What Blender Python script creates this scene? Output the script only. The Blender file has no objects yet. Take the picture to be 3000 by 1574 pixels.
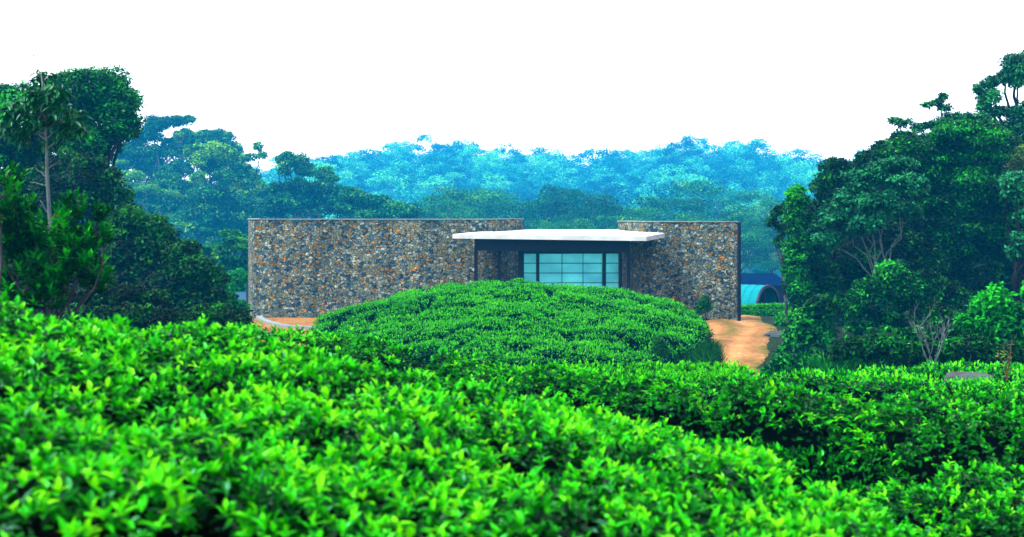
import bpy, math
import numpy as np
PI = math.pi
S = bpy.context.scene
COL = S.collection
CAMZ = 5.6; HZ = 211.0; F = 1400.0

def P(px, py, D):
    """a point seen at (px, py) of the 1024 px wide picture and D metres away"""
    return np.array([(px - 512.0) / F * D, D, CAMZ - (py - HZ) / F * D])

# ------------------------------------------------------------------ noise
def h2(ix, iy, s):
    v = np.sin(ix * 127.1 + iy * 311.7 + s * 74.7) * 43758.5453
    return v - np.floor(v)
def vnoise(x, y, s=0):
    x = np.asarray(x, float); y = np.asarray(y, float)
    ix, iy = np.floor(x), np.floor(y); fx, fy = x - ix, y - iy
    fx = fx * fx * (3 - 2 * fx); fy = fy * fy * (3 - 2 * fy)
    a, b, c, d = h2(ix, iy, s), h2(ix + 1, iy, s), h2(ix, iy + 1, s), h2(ix + 1, iy + 1, s)
    return (a * (1 - fx) + b * fx) * (1 - fy) + (c * (1 - fx) + d * fx) * fy
def worley(x, y, s=0):
    x = np.asarray(x, float); y = np.asarray(y, float)
    ix, iy = np.floor(x), np.floor(y)
    f1 = np.full(x.shape, 9.0); f2 = f1.copy()
    for dx in (-1, 0, 1):
        for dy in (-1, 0, 1):
            cx, cy = ix + dx, iy + dy
            qx = cx + .15 + .7 * h2(cx, cy, s); qy = cy + .15 + .7 * h2(cx, cy, s + 5)
            d = np.hypot(x - qx, y - qy)
            f2 = np.where(d < f1, f1, np.minimum(f2, d)); f1 = np.minimum(f1, d)
    return f1, f2

# ------------------------------------------------------------------ terrain
KF = 2.3   # how far the valley lies
TY = [-60, 0, 9, 14, 20, 25, 33, 43, 74, 78, 85, 100] + [KF * a for a in (140, 190, 230, 270, 410, 440, 620, 900)]
TZ = [3.9, 3.9, 3.72, 3.25, 2.6, 2.15, 1.05, 0, 0, -.3, -.55, -1.2] + [CAMZ + (a - CAMZ) * KF for a in (-4.5, -9.5, -8, -5, 0, -4, -14, -20)]
SKX = [-900, 200, 300, 350, 400, 470, 510, 545, 585, 610, 650, 700, 755, 790, 830, 900, 1100, 1900]
SKY = [14, 20, 46, 56, 62, 70, 63, 58, 48, 60, 64, 65, 66, 52, 44, 38, 34, 30]   # pixels above the horizon of the forest skyline
def T(x, y):
    x = np.asarray(x, float); y = np.asarray(y, float)
    z = np.interp(y, TY, TZ)
    z = z - .19 * np.clip(x, -6, 3) * np.clip((14 - y) / 5, 0, 1)
    u = 512 + F * x / np.maximum(y, 60)
    sk = np.interp(u, SKX, SKY) / F * 400 * KF + (CAMZ - 12.5 - .6) * KF
    yk = y / KF; k = np.clip((yk - 215) / 185, 0, 1); k = k * k * (3 - 2 * k) * .55 + k * .45
    back = np.clip((yk - 410) / 150, 0, 1)
    z = z + np.where(yk > 215, k * (sk + 0.5) * (1 - back), 0)
    # the knoll the right-hand trees stand on
    z = z + .8 * np.exp(-((x - 22) / 9) ** 2 - ((y - 52) / 15) ** 2)
    z = z + (vnoise(x * .05, y * .05, 3) - .5) * np.clip((y - 90) / 100, 0, 1) * 3 + ((vnoise(x * .016, y * .008, 5) - .5) * 26 - 4) * np.clip((y - 450) / 100, 0, 1) * np.clip((940 - y) / 250, 0, 1)
    return z

# ------------------------------------------------------------------ mesh helpers
def make_mesh(name, V, faces_idx, sizes, mat, tint=None, smooth=False):
    me = bpy.data.meshes.new(name)
    V = np.asarray(V, np.float32); fi = np.asarray(faces_idx, np.int32).ravel(); sz = np.asarray(sizes, np.int32)
    me.vertices.add(len(V)); me.vertices.foreach_set('co', V.ravel())
    me.loops.add(len(fi)); me.loops.foreach_set('vertex_index', fi)
    me.polygons.add(len(sz))
    st = np.zeros(len(sz), np.int32); st[1:] = np.cumsum(sz)[:-1]
    me.polygons.foreach_set('loop_start', st)
    try: me.polygons.foreach_set('loop_total', sz)
    except Exception: pass
    me.polygons.foreach_set('use_smooth', np.full(len(sz), bool(smooth)))
    if tint is not None:
        a = me.attributes.new('tint', 'FLOAT', 'POINT'); a.data.foreach_set('value', np.asarray(tint, np.float32))
    me.update(calc_edges=True)
    me.materials.append(mat)
    return me
class MB:
    """collects polygons for ONE mesh"""
    def __init__(s): s.v = []; s.f = []; s.z = []; s.n = 0
    def add(s, V, Fc):
        V = np.asarray(V, float).reshape(-1, 3)
        for f in Fc: s.f.extend([i + s.n for i in f]); s.z.append(len(f))
        s.v.append(V); s.n += len(V); return s
    def box(s, x0, x1, y0, y1, z0, z1):
        V = [(x, y, z) for x in (x0, x1) for y in (y0, y1) for z in (z0, z1)]
        return s.add(V, [(0, 1, 3, 2), (4, 6, 7, 5), (0, 4, 5, 1), (2, 3, 7, 6), (0, 2, 6, 4), (1, 5, 7, 3)])
    def prism(s, pts, z0, z1):
        """vertical prism over plan outline; z1 may be a list"""
        n = len(pts); z0 = [z0] * n if np.isscalar(z0) else z0; z1 = [z1] * n if np.isscalar(z1) else z1
        V = [(p[0], p[1], z0[i]) for i, p in enumerate(pts)] + [(p[0], p[1], z1[i]) for i, p in enumerate(pts)]
        Fc = [tuple(range(n))[::-1], tuple(range(n, 2 * n))] + [(i, (i + 1) % n, n + (i + 1) % n, n + i) for i in range(n)]
        return s.add(V, Fc)
    def tube(s, pts, rad, k=7):
        pts = np.asarray(pts, float); n = len(pts); V = []
        for i in range(n):
            d = pts[min(i + 1, n - 1)] - pts[max(i - 1, 0)]; d = d / (np.linalg.norm(d) + 1e-9)
            a = np.cross(d, (0.3, 1, .1)); a /= np.linalg.norm(a) + 1e-9; b = np.cross(d, a)
            for j in range(k):
                t = 2 * PI * j / k; V.append(pts[i] + rad[i] * (math.cos(t) * a + math.sin(t) * b))
        Fc = [(i * k + j, i * k + (j + 1) % k, (i + 1) * k + (j + 1) % k, (i + 1) * k + j) for i in range(n - 1) for j in range(k)]
        Fc += [tuple(range(k))[::-1], tuple(range((n - 1) * k, n * k))]
        return s.add(V, Fc)
    def mesh(s, name, mat, smooth=False):
        return make_mesh(name, np.concatenate(s.v), s.f, s.z, mat, None, smooth)
def link(name, me, parent=None, loc=(0, 0, 0), local=None):
    o = bpy.data.objects.new(name, me); COL.objects.link(o); o.location = loc
    if parent is not None:
        o.parent = parent
        if local is None: o.location = tuple(-np.array(parent.location)) if parent.parent is None else (0, 0, 0)
        else: o.location = local
    return o
def tag(o, label=None, cat=None, group=None, kind=None):
    for k, v in (('label', label), ('category', cat), ('group', group), ('kind', kind)):
        if v: o[k] = v
    return o
def empty(name, loc, label, cat, group=None):
    o = bpy.data.objects.new(name, None); COL.objects.link(o); o.location = tuple(float(a) for a in loc)
    o.empty_display_size = .3
    return tag(o, label, cat, group)

# ------------------------------------------------------------------ leaves
def unit(a): return a / (np.linalg.norm(a, axis=-1, keepdims=True) + 1e-9)
class Leaves:
    def __init__(s, seed): s.V = []; s.F = []; s.Z = []; s.T = []; s.n = 0; s.r = np.random.default_rng(seed)
    def simple(s, C, A, N, L, W, tint):
        """four-cornered folded leaves"""
        n = len(C)
        if n == 0: return
        B = unit(np.cross(A, N)); N2 = np.cross(B, A); L = L[:, None]; W = np.broadcast_to(np.asarray(W), (n,))[:, None]
        v = np.stack([C, C + A * L * .45 + B * W * .5 + N2 * L * .1, C + A * L, C + A * L * .45 - B * W * .5 + N2 * L * .1], 1)
        s._put(v, np.array([[0, 1, 2, 3]]), [4], tint)
    def fine(s, C, A, N, L, W, tint):
        """curved leaves with a fold along the midrib"""
        n = len(C)
        if n == 0: return
        B = unit(np.cross(A, N)); N2 = np.cross(B, A); L = L[:, None]; W = np.broadcast_to(np.asarray(W), (n,))[:, None]
        bend = s.r.uniform(-.05, .35, (n, 1))
        def st(t, w):
            c = C + A * L * t - N2 * L * bend * t * t
            return c, c + B * W * w + N2 * W * .28 * (w / .5), c - B * W * w + N2 * W * .28 * (w / .5)
        c1, l1, r1 = st(.3, .45); c2, l2, r2 = st(.66, .4); tp, _, _ = st(1.0, 0)
        v = np.stack([C, c1, l1, r1, c2, l2, r2, tp], 1)
        f = [(0, 1, 2), (0, 3, 1), (1, 4, 5, 2), (3, 6, 4, 1), (4, 7, 5), (6, 7, 4)]
        s._put(v, np.array([i for q in f for i in q])[None], [3, 3, 4, 4, 3, 3], tint)
    def _put(s, v, f, z, tint):
        n, k = v.shape[0], v.shape[1]
        base = s.n + np.arange(n)[:, None] * k
        s.F.append((base + f.reshape(1, -1)).ravel()); s.Z.append(np.tile(z, n))
        s.V.append(v.reshape(-1, 3)); s.T.append(np.repeat(tint, k)); s.n += n * k
    def shell(s, c, R, n, L, tint, up=.25, wr=.5, depth=.3, tj=.25, droop=0.0):
        """leaves over the lumpy skins of ellipsoids c[k,3], R[k,3], n leaves each"""
        c = np.atleast_2d(c); R = np.atleast_2d(R); K = len(c); r = s.r
        c = np.repeat(c, n, 0); R = np.repeat(R, n, 0); M = K * n
        u = r.normal(size=(M, 3)); u[:, 2] += up * 1.2; u = unit(u)
        ph = np.repeat(r.uniform(0, 6.3, (K, 3)), n, 0)
        lump = 1 + .14 * np.sin(4 * u[:, 0] + ph[:, 0]) * np.sin(4 * u[:, 1] + ph[:, 1]) + .1 * np.sin(7 * u[:, 2] + ph[:, 2])
        rad = (1 - depth * r.random(M) ** 1.6 + .06 * r.normal(size=M)) * lump
        C = c + u * R * rad[:, None]
        N = unit(u / R + r.normal(size=(M, 3)) * (.45 / R.mean(1))[:, None] + np.array([0, 0, .35]) / R.mean(1)[:, None])
        A = r.normal(size=(M, 3)); A[:, 2] -= droop; A = unit(A - N * (A * N).sum(1, keepdims=True) * .8)
        Ls = L * r.uniform(.65, 1.35, M)
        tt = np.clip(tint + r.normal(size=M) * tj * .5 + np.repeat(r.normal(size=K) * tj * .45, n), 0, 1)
        s.simple(C, A, N, Ls, Ls * wr * r.uniform(.8, 1.2, M), tt)
    def lobe(s, c, R, cover, L, tint, sub=.38, flat=.75, **kw):
        """one big lobe broken into leaf clusters; cover = leaf layers wanted"""
        r = s.r; c = np.asarray(c, float); R = np.asarray(R, float)
        k = max(6, int(3.6 / sub ** 2))
        u = unit(r.normal(size=(k, 3)) + np.array([0, 0, .2])); rr = r.uniform(.5, 1.0, k)
        cc = c + u * R * rr[:, None] * (1 - sub * .5)
        m = R.mean() * sub * 1.15
        RR = m * r.uniform(.7, 1.3, (k, 1)) * np.array([1, 1, flat])
        area = 4 * PI * m * m; n = int(max(12, cover * area / (L * L * .5) / 2.2))
        s.shell(cc, RR, n, L, tint, **kw)
        return cc
    def mesh(s, name, mat):
        return make_mesh(name, np.concatenate(s.V), np.concatenate(s.F), np.concatenate(s.Z), mat, np.concatenate(s.T), False)

# ------------------------------------------------------------------ materials
def newmat(name):
    m = bpy.data.materials.new(name); m.use_nodes = True; nt = m.node_tree
    for n in list(nt.nodes): nt.nodes.remove(n)
    return m, nt, nt.nodes, nt.links
def ramp(N, stops, interp='LINEAR'):
    r = N.new('ShaderNodeValToRGB'); cr = r.color_ramp; cr.interpolation = interp
    while len(cr.elements) < len(stops): cr.elements.new(.5)
    for e, (p, c) in zip(cr.elements, stops): e.position = p; e.color = (*c, 1)
    return r
def leafmat(name, stops, rough=.45, spec=.5, trans=.25, objvar=0.0, nscale=1.2, namp=.5, stint=(.5, 1, .9)):
    m, nt, N, K = newmat(name)
    at = N.new('ShaderNodeAttribute'); at.attribute_name = 'tint'
    geo = N.new('ShaderNodeNewGeometry'); no = N.new('ShaderNodeTexNoise'); no.inputs['Scale'].default_value = nscale; no.inputs['Detail'].default_value = 3
    K.new(geo.outputs['Position'], no.inputs['Vector'])
    ma = N.new('ShaderNodeMath'); ma.operation = 'MULTIPLY_ADD'; K.new(no.outputs['Fac'], ma.inputs[0]); ma.inputs[1].default_value = namp; ma.inputs[2].default_value = -namp / 2
    ad = N.new('ShaderNodeMath'); ad.operation = 'ADD'; K.new(at.outputs['Fac'], ad.inputs[0]); K.new(ma.outputs[0], ad.inputs[1])
    src = ad
    if objvar:
        oi = N.new('ShaderNodeObjectInfo'); mo = N.new('ShaderNodeMath'); mo.operation = 'MULTIPLY_ADD'
        K.new(oi.outputs['Random'], mo.inputs[0]); mo.inputs[1].default_value = objvar; mo.inputs[2].default_value = -objvar / 2
        a2 = N.new('ShaderNodeMath'); a2.operation = 'ADD'; K.new(ad.outputs[0], a2.inputs[0]); K.new(mo.outputs[0], a2.inputs[1]); src = a2
    r = ramp(N, stops); K.new(src.outputs[0], r.inputs[0])
    p = N.new('ShaderNodeBsdfPrincipled'); K.new(r.outputs[0], p.inputs['Base Color'])
    p.inputs['Roughness'].default_value = rough; p.inputs['Specular IOR Level'].default_value = spec; p.inputs['Specular Tint'].default_value = (*stint, 1)
    t = N.new('ShaderNodeBsdfTranslucent'); K.new(r.outputs[0], t.inputs['Color'])
    mx = N.new('ShaderNodeMixShader'); mx.inputs[0].default_value = trans
    o = N.new('ShaderNodeOutputMaterial'); K.new(p.outputs[0], mx.inputs[1]); K.new(t.outputs[0], mx.inputs[2]); K.new(mx.outputs[0], o.inputs[0])
    return m
def plain(name, c1, c2, scale=3, rough=.8, bump=.2, metallic=0, spec=.3, detail=6, wave=None):
    m, nt, N, K = newmat(name)
    tc = N.new('ShaderNodeTexCoord'); no = N.new('ShaderNodeTexNoise'); no.inputs['Scale'].default_value = scale; no.inputs['Detail'].default_value = detail
    K.new(tc.outputs['Object'], no.inputs['Vector'])
    r = ramp(N, [(.3, c1), (.7, c2)]); K.new(no.outputs['Fac'], r.inputs[0])
    p = N.new('ShaderNodeBsdfPrincipled'); K.new(r.outputs[0], p.inputs['Base Color']); p.inputs['Roughness'].default_value = rough
    p.inputs['Metallic'].default_value = metallic; p.inputs['Specular IOR Level'].default_value = spec
    b = N.new('ShaderNodeBump'); b.inputs['Strength'].default_value = bump; K.new(no.outputs['Fac'], b.inputs['Height']); K.new(b.outputs[0], p.inputs['Normal'])
    o = N.new('ShaderNodeOutputMaterial'); K.new(p.outputs[0], o.inputs[0])
    return m
M = {}
# tea: old leaf, mature leaf, young leaf, yellow shoot
M['tea_near'] = leafmat('tea_leaf', [(0, (.0001, .006, .0003)), (.27, (.0003, .035, .0006)), (.5, (.003, .17, .0005)), (.74, (.025, .48, .0006)), (1, (.16, .62, .001))], rough=.3, spec=.12, trans=.33, nscale=2.2, namp=1.15, stint=(.25, 1, .8))
M['tea_far'] = leafmat('tea_leaf_distant', [(0, (.0002, .008, .0002)), (.3, (.002, .06, .0004)), (.65, (.02, .30, .0005)), (1, (.08, .50, .0005))], rough=.6, spec=.03, trans=.25, nscale=.35, namp=.6)
M['tea_shade'] = plain('tea_gap_shade', (.0002, .0006, .0002), (.001, .0015, .0004), 20, spec=0)  # near-black, paints the shade seen in gaps between tea leaves
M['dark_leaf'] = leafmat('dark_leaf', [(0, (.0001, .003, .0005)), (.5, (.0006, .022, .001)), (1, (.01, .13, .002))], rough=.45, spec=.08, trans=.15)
M['green_leaf'] = leafmat('green_leaf', [(0, (.0001, .006, .0008)), (.45, (.0006, .04, .003)), (.75, (.003, .12, .004)), (1, (.02, .30, .004))], rough=.42, spec=.08, trans=.2)
M['pale_leaf'] = leafmat('blue_green_leaf', [(0, (.0004, .015, .006)), (.5, (.002, .06, .022)), (1, (.015, .20, .06))], rough=.4, spec=.08, trans=.15)
M['bright_leaf'] = leafmat('bright_leaf', [(0, (.0003, .02, .002)), (.5, (.001, .11, .003)), (1, (.015, .34, .003))], rough=.4, spec=.08, trans=.25)
M['teal_leaf'] = leafmat('teal_leaf', [(0, (.0003, .02, .006)), (.5, (.001, .08, .022)), (1, (.02, .25, .03))], rough=.36, spec=.25, trans=.2)
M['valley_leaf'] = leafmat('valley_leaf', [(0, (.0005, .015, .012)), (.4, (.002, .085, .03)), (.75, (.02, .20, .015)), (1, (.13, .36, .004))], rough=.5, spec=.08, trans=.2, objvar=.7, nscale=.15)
M['hill_leaf'] = leafmat('hill_leaf', [(0, (.0003, .02, .02)), (.45, (.003, .11, .09)), (.8, (.015, .32, .20)), (1, (.10, .56, .14))], rough=.55, spec=.08, trans=.2, nscale=.06)  # leaf colour brightened and blued to carry part of the haze
M['ochre_leaf'] = leafmat('ochre_leaf', [(0, (.005, .03, .001)), (.5, (.02, .08, .002)), (1, (.09, .2, .003))], rough=.5, trans=.2)
M['bark'] = plain('bark', (.01, .012, .018), (.04, .045, .055), 6, spec=.1)
M['pale_bark'] = plain('pale_bark', (.025, .04, .048), (.07, .10, .11), 5)
M['dark_bark'] = plain('dark_bark', (.003, .003, .006), (.010, .010, .014), 6, spec=.05)
M['concrete'] = plain('pale_concrete', (.26, .29, .31), (.42, .44, .44), 1.3, .9, .12, spec=.1, detail=10)
M['steel'] = plain('navy_steel', (.001, .001, .012), (.002, .001, .02), 4, .5, .05, 0, .15)
M['rock'] = plain('rock', (.006, .010, .012), (.04, .055, .06), 2.2, .85, .6)
M['red'] = plain('red_leaf', (.10, .003, .002), (.16, .008, .002), 9)
M['turq'] = plain('turquoise_sheet', (.002, .13, .16), (.005, .17, .19), 1.5, .7, .05, 0, .02)
M['slate'] = plain('slate_sheet', (.001, .006, .03), (.002, .010, .04), 1.5, .9, .1, 0, 0)
M['roof_pale'] = plain('pale_roof_sheet', (.012, .045, .08), (.02, .06, .1), 2.5, .8, .1, 0, .02)
M['coping'] = plain('weathered_coping', (.09, .12, .13), (.2, .23, .24), 3, .9, .2, 0, .05)
M['interior'] = plain('interior', (.05, .16, .25), (.10, .26, .36), .5, .6)
M['dry'] = plain('dry_stem', (.03, .012, .006), (.07, .03, .012), 9)

def stone_mat():
    m, nt, N, K = newmat('random_rubble_stone')
    tc = N.new('ShaderNodeTexCoord'); mp = N.new('ShaderNodeMapping'); K.new(tc.outputs['Object'], mp.inputs[0]); mp.inputs['Scale'].default_value = (1, 1, 1.25)
    wn = N.new('ShaderNodeTexNoise'); wn.inputs['Scale'].default_value = 2.5; K.new(mp.outputs[0], wn.inputs['Vector'])
    wm = N.new('ShaderNodeVectorMath'); wm.operation = 'MULTIPLY_ADD'; K.new(wn.outputs['Color'], wm.inputs[0]); wm.inputs[1].default_value = (.25, .25, .25); K.new(mp.outputs[0], wm.inputs[2])
    def vor(feat, sc):
        v = N.new('ShaderNodeTexVoronoi'); v.feature = feat; v.inputs['Scale'].default_value = sc; v.inputs['Randomness'].default_value = 1; K.new(wm.outputs[0], v.inputs['Vector']); return v
    v1 = vor('F1', 6.6); e1 = vor('DISTANCE_TO_EDGE', 6.6)
    sep = N.new('ShaderNodeSeparateColor'); K.new(v1.outputs['Color'], sep.inputs[0])
    cr = ramp(N, [(0, (.012, .026, .040)), (.12, (.024, .048, .062)), (.26, (.042, .066, .070)), (.42, (.066, .076, .050)), (.58, (.080, .096, .080)), (.72, (.090, .070, .030)), (.86, (.12, .14, .12)), (.97, (.17, .19, .16))], 'CONSTANT'); K.new(sep.outputs[0], cr.inputs[0])
    # a few ochre stones, gathered in drifts
    n2 = N.new('ShaderNodeTexNoise'); n2.inputs['Scale'].default_value = .45; n2.inputs['Detail'].default_value = 2; K.new(tc.outputs['Object'], n2.inputs['Vector'])
    am = N.new('ShaderNodeMath'); am.operation = 'MULTIPLY_ADD'; K.new(n2.outputs['Fac'], am.inputs[0]); am.inputs[1].default_value = .45; K.new(sep.outputs[1], am.inputs[2])
    gt = N.new('ShaderNodeMath'); gt.operation = 'GREATER_THAN'; gt.inputs[1].default_value = 1.15; K.new(am.outputs[0], gt.inputs[0])
    oc = ramp(N, [(0, (.07, .045, .012)), (.5, (.11, .060, .012)), (.85, (.20, .085, .010)), (1, (.15, .11, .04))]); K.new(sep.outputs[2], oc.inputs[0])
    mx = N.new('ShaderNodeMix'); mx.data_type = 'RGBA'; K.new(gt.outputs[0], mx.inputs[0]); K.new(cr.outputs[0], mx.inputs[6]); K.new(oc.outputs[0], mx.inputs[7])
    # within-stone mottling
    fn = N.new('ShaderNodeTexNoise'); fn.inputs['Scale'].default_value = 14; fn.inputs['Detail'].default_value = 5; K.new(tc.outputs['Object'], fn.inputs['Vector'])
    fr = ramp(N, [(.3, (.9, .95, .95)), (.7, (2.5, 2.45, 2.3))]); K.new(fn.outputs['Fac'], fr.inputs[0])
    mu = N.new('ShaderNodeMix'); mu.data_type = 'RGBA'; mu.blend_type = 'MULTIPLY'; mu.inputs[0].default_value = 1; K.new(mx.outputs[2], mu.inputs[6]); K.new(fr.outputs[0], mu.inputs[7])
    # run-off stains: vertical streaks
    sm = N.new('ShaderNodeMapping'); sm.inputs['Scale'].default_value = (2.2, 2.2, .12); K.new(tc.outputs['Object'], sm.inputs[0])
    sn = N.new('ShaderNodeTexNoise'); sn.inputs['Scale'].default_value = 1.0; sn.inputs['Detail'].default_value = 5; K.new(sm.outputs[0], sn.inputs['Vector'])
    sr = ramp(N, [(.38, (.5, .58, .66)), (.6, (1.1, 1.1, 1.1))]); K.new(sn.outputs['Fac'], sr.inputs[0])
    m2 = N.new('ShaderNodeMix'); m2.data_type = 'RGBA'; m2.blend_type = 'MULTIPLY'; m2.inputs[0].default_value = .8; K.new(mu.outputs[2], m2.inputs[6]); K.new(sr.outputs[0], m2.inputs[7])
    # mortar
    er = ramp(N, [(.01, (.1, .1, .1)), (.08, (1, 1, 1))]); K.new(e1.outputs['Distance'], er.inputs[0])
    mm = N.new('ShaderNodeMix'); mm.data_type = 'RGBA'; K.new(er.outputs[0], mm.inputs[0]); mm.inputs[6].default_value = (.002, .004, .007, 1); K.new(m2.outputs[2], mm.inputs[7])
    p = N.new('ShaderNodeBsdfPrincipled'); K.new(mm.outputs[2], p.inputs['Base Color']); p.inputs['Roughness'].default_value = .9; p.inputs['Specular IOR Level'].default_value = .05
    b = N.new('ShaderNodeBump'); b.inputs['Strength'].default_value = .9; b.inputs['Distance'].default_value = .05; K.new(er.outputs[0], b.inputs['Height'])
    b2 = N.new('ShaderNodeBump'); b2.inputs['Strength'].default_value = .5; b2.inputs['Distance'].default_value = .03; K.new(fn.outputs['Fac'], b2.inputs['Height']); K.new(b.outputs[0], b2.inputs['Normal']); K.new(b2.outputs[0], p.inputs['Normal'])
    o = N.new('ShaderNodeOutputMaterial'); K.new(p.outputs[0], o.inputs[0])
    return m
M['stone'] = stone_mat()

def dirt_mat(name, cs, sc=.35, worn=False):
    m, nt, N, K = newmat(name)
    tc = N.new('ShaderNodeTexCoord')
    n1 = N.new('ShaderNodeTexNoise'); n1.inputs['Scale'].default_value = sc; n1.inputs['Detail'].default_value = 8; n1.inputs['Roughness'].default_value = .65; K.new(tc.outputs['Object'], n1.inputs['Vector'])
    r = ramp(N, cs); K.new(n1.outputs['Fac'], r.inputs[0])
    n2 = N.new('ShaderNodeTexNoise'); n2.inputs['Scale'].default_value = 5; n2.inputs['Detail'].default_value = 8; K.new(tc.outputs['Object'], n2.inputs['Vector'])
    r2 = ramp(N, [(.35, (.55, .5, .45)), (.6, (1.1, 1.1, 1.1))]); K.new(n2.outputs['Fac'], r2.inputs[0])
    mu = N.new('ShaderNodeMix'); mu.data_type = 'RGBA'; mu.blend_type = 'MULTIPLY'; mu.inputs[0].default_value = .8; K.new(r.outputs[0], mu.inputs[6]); K.new(r2.outputs[0], mu.inputs[7])
    if worn:   # bare pale wheel tracks, thin weeds between them
        at = N.new('ShaderNodeAttribute'); at.attribute_name = 'tint'; wr = ramp(N, [(0, (.4, .75, .4)), (.35, (.8, .9, .8)), (.5, (.85, .85, .85)), (.85, (1.25, 1.3, 1.5))]); K.new(at.outputs['Fac'], wr.inputs[0])
        m3 = N.new('ShaderNodeMix'); m3.data_type = 'RGBA'; m3.blend_type = 'MULTIPLY'; m3.inputs[0].default_value = 1; K.new(mu.outputs[2], m3.inputs[6]); K.new(wr.outputs[0], m3.inputs[7]); mu = m3
    p = N.new('ShaderNodeBsdfPrincipled'); K.new(mu.outputs[2], p.inputs['Base Color']); p.inputs['Roughness'].default_value = .95; p.inputs['Specular IOR Level'].default_value = .1
    b = N.new('ShaderNodeBump'); b.inputs['Strength'].default_value = .5; b.inputs['Distance'].default_value = .1; K.new(n2.outputs['Fac'], b.inputs['Height']); K.new(b.outputs[0], p.inputs['Normal'])
    o = N.new('ShaderNodeOutputMaterial'); K.new(p.outputs[0], o.inputs[0])
    return m
M['ground'] = dirt_mat('forest_floor', [(.3, (.002, .006, .001)), (.5, (.002, .015, .001)), (.7, (.008, .014, .003))], .12)
M['road'] = dirt_mat('laterite_dirt', [(.25, (.07, .06, .012)), (.38, (.19, .095, .026)), (.55, (.26, .12, .036)), (.7, (.30, .18, .07))], .5, True)

# ------------------------------------------------------------------ setting
def grid_mesh(name, xs, ys, zf, mat, mask=None):
    X, Y = np.meshgrid(xs, ys); Z = zf(X, Y); nx, ny = len(xs), len(ys)
    V = np.stack([X, Y, Z], -1).reshape(-1, 3)
    i = (np.arange(ny - 1)[:, None] * nx + np.arange(nx - 1)[None]).ravel()
    Fq = np.stack([i, i + 1, i + nx + 1, i + nx], 1)
    if mask is not None:
        mk = mask(X, Y).reshape(-1); Fq = Fq[mk[Fq].all(1)]
        used = np.unique(Fq); re = np.zeros(len(V), int); re[used] = np.arange(len(used)); V = V[used]; Fq = re[Fq]
    return make_mesh(name, V, Fq, np.full(len(Fq), 4), mat, None, True)
xs = np.concatenate([np.linspace(-1400, -70, 60)[:-1], np.linspace(-70, 70, 141), np.linspace(70, 1400, 60)[1:]])
ys = np.concatenate([np.linspace(-150, -10, 10)[:-1], np.linspace(-10, 100, 111), np.linspace(100, 1100, 145)[1:], np.linspace(1100, 2200, 20)[1:]])
tag(link('ground', grid_mesh('ground', xs, ys, T, M['ground'])), kind='structure')
RB = np.array([[90, 14.6], [75, 13.1], [70.6, 12.75], [66, 12.3], [60.6, 11.2], [56.6, 10.6], [52, 9.6], [47.8, 8.4], [44, 7.4], [40, 6.6], [36, 6]])[::-1]
yy = np.arange(36, 88, .2); uu = np.linspace(0, 1, 90)
rbx = np.interp(yy, RB[:, 0], RB[:, 1]); rbx = np.convolve(np.pad(rbx, 8, 'edge'), np.ones(17) / 17, 'valid') + (vnoise(yy * .3, 0 * yy, 8) - .5) * .6 + (vnoise(yy * 3, 0 * yy, 9) - .5) * .12
lbx = np.interp(yy, [36, 46, 60, 64, 90], [3, -2, -12, -13.2, -13.4]) + .4 * (vnoise(yy * .5, 0 * yy, 3) - .5) * 1.5
X = lbx[:, None] + (rbx - lbx)[:, None] * uu ** .6; Y = np.repeat(yy[:, None], 90, 1)
q = rbx[:, None] - X                                             # metres in from the outer edge of the track
rut = np.exp(-((q - 1.2) / .32) ** 2) + np.exp(-((q - 2.9) / .32) ** 2); mid = np.exp(-((q - 2.05) / .3) ** 2) + np.exp(-(q / .35) ** 2) + np.exp(-((q - 4.3) / .5) ** 2)
rn = vnoise(X * 1.2, Y * .5, 4)
Z = T(X, Y) + .09 * np.clip(q / .8, -.3, 1) - .05 * rut * (.5 + rn) * np.clip(q / .5, 0, 1) + .03 * mid * np.clip(q / .8, 0, 1)
tn = np.clip(.5 + .45 * rut * (.4 + rn) - .6 * mid * np.clip(rn * 1.8 - .3, 0, 1), 0, 1)
ii = (np.arange(len(yy) - 1)[:, None] * 90 + np.arange(89)[None]).ravel()
rd = make_mesh('road', np.stack([X, Y, Z], -1).reshape(-1, 3), np.stack([ii, ii + 1, ii + 91, ii + 90], 1), np.full(len(ii), 4), M['road'], tn.ravel(), True)
tag(link('road', rd), kind='structure')

# ------------------------------------------------------------------ building
def wallpath(pts, thick):
    """plan outline of a wall following pts (left to right), thickness away from the camera"""
    pts = [np.array(p, float) for p in pts]; back = []
    for i, p in enumerate(pts):
        d = pts[min(i + 1, len(pts) - 1)] - pts[max(i - 1, 0)]; d /= np.linalg.norm(d)
        back.append(p + np.array([-d[1], d[0]]) * thick)
    return pts, back
def wall_mb(pts, thick, z0, z1):
    f, b = wallpath(pts, thick); mb = MB(); n = len(f)
    z1 = [z1] * n if np.isscalar(z1) else z1
    V = []
    for i in range(n): V += [(*f[i], z0), (*f[i], z1[i]), (*b[i], z1[i]), (*b[i], z0)]
    Fc = []
    for i in range(n - 1):
        a = 4 * i; c = a + 4
        for j in range(4): Fc.append((a + j, c + j, c + (j + 1) % 4, a + (j + 1) % 4))
    Fc += [(0, 1, 2, 3), (4 * n - 1, 4 * n - 2, 4 * n - 3, 4 * n - 4)]
    return mb.add(V, Fc)
def XY(px, D): return ((px - 512) / F * D, D)
def smooth_pts(pts, k=6):
    pts = np.array(pts); out = []
    for i in range(len(pts) - 1):
        p0, p1, p2, p3 = pts[max(i - 1, 0)], pts[i], pts[i + 1], pts[min(i + 2, len(pts) - 1)]
        for t in np.linspace(0, 1, k, endpoint=False):
            out.append(.5 * ((2 * p1) + (-p0 + p2) * t + (2 * p0 - 5 * p1 + 4 * p2 - p3) * t * t + (-p0 + 3 * p1 - 3 * p2 + p3) * t ** 3))
    out.append(pts[-1]); return out
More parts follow.
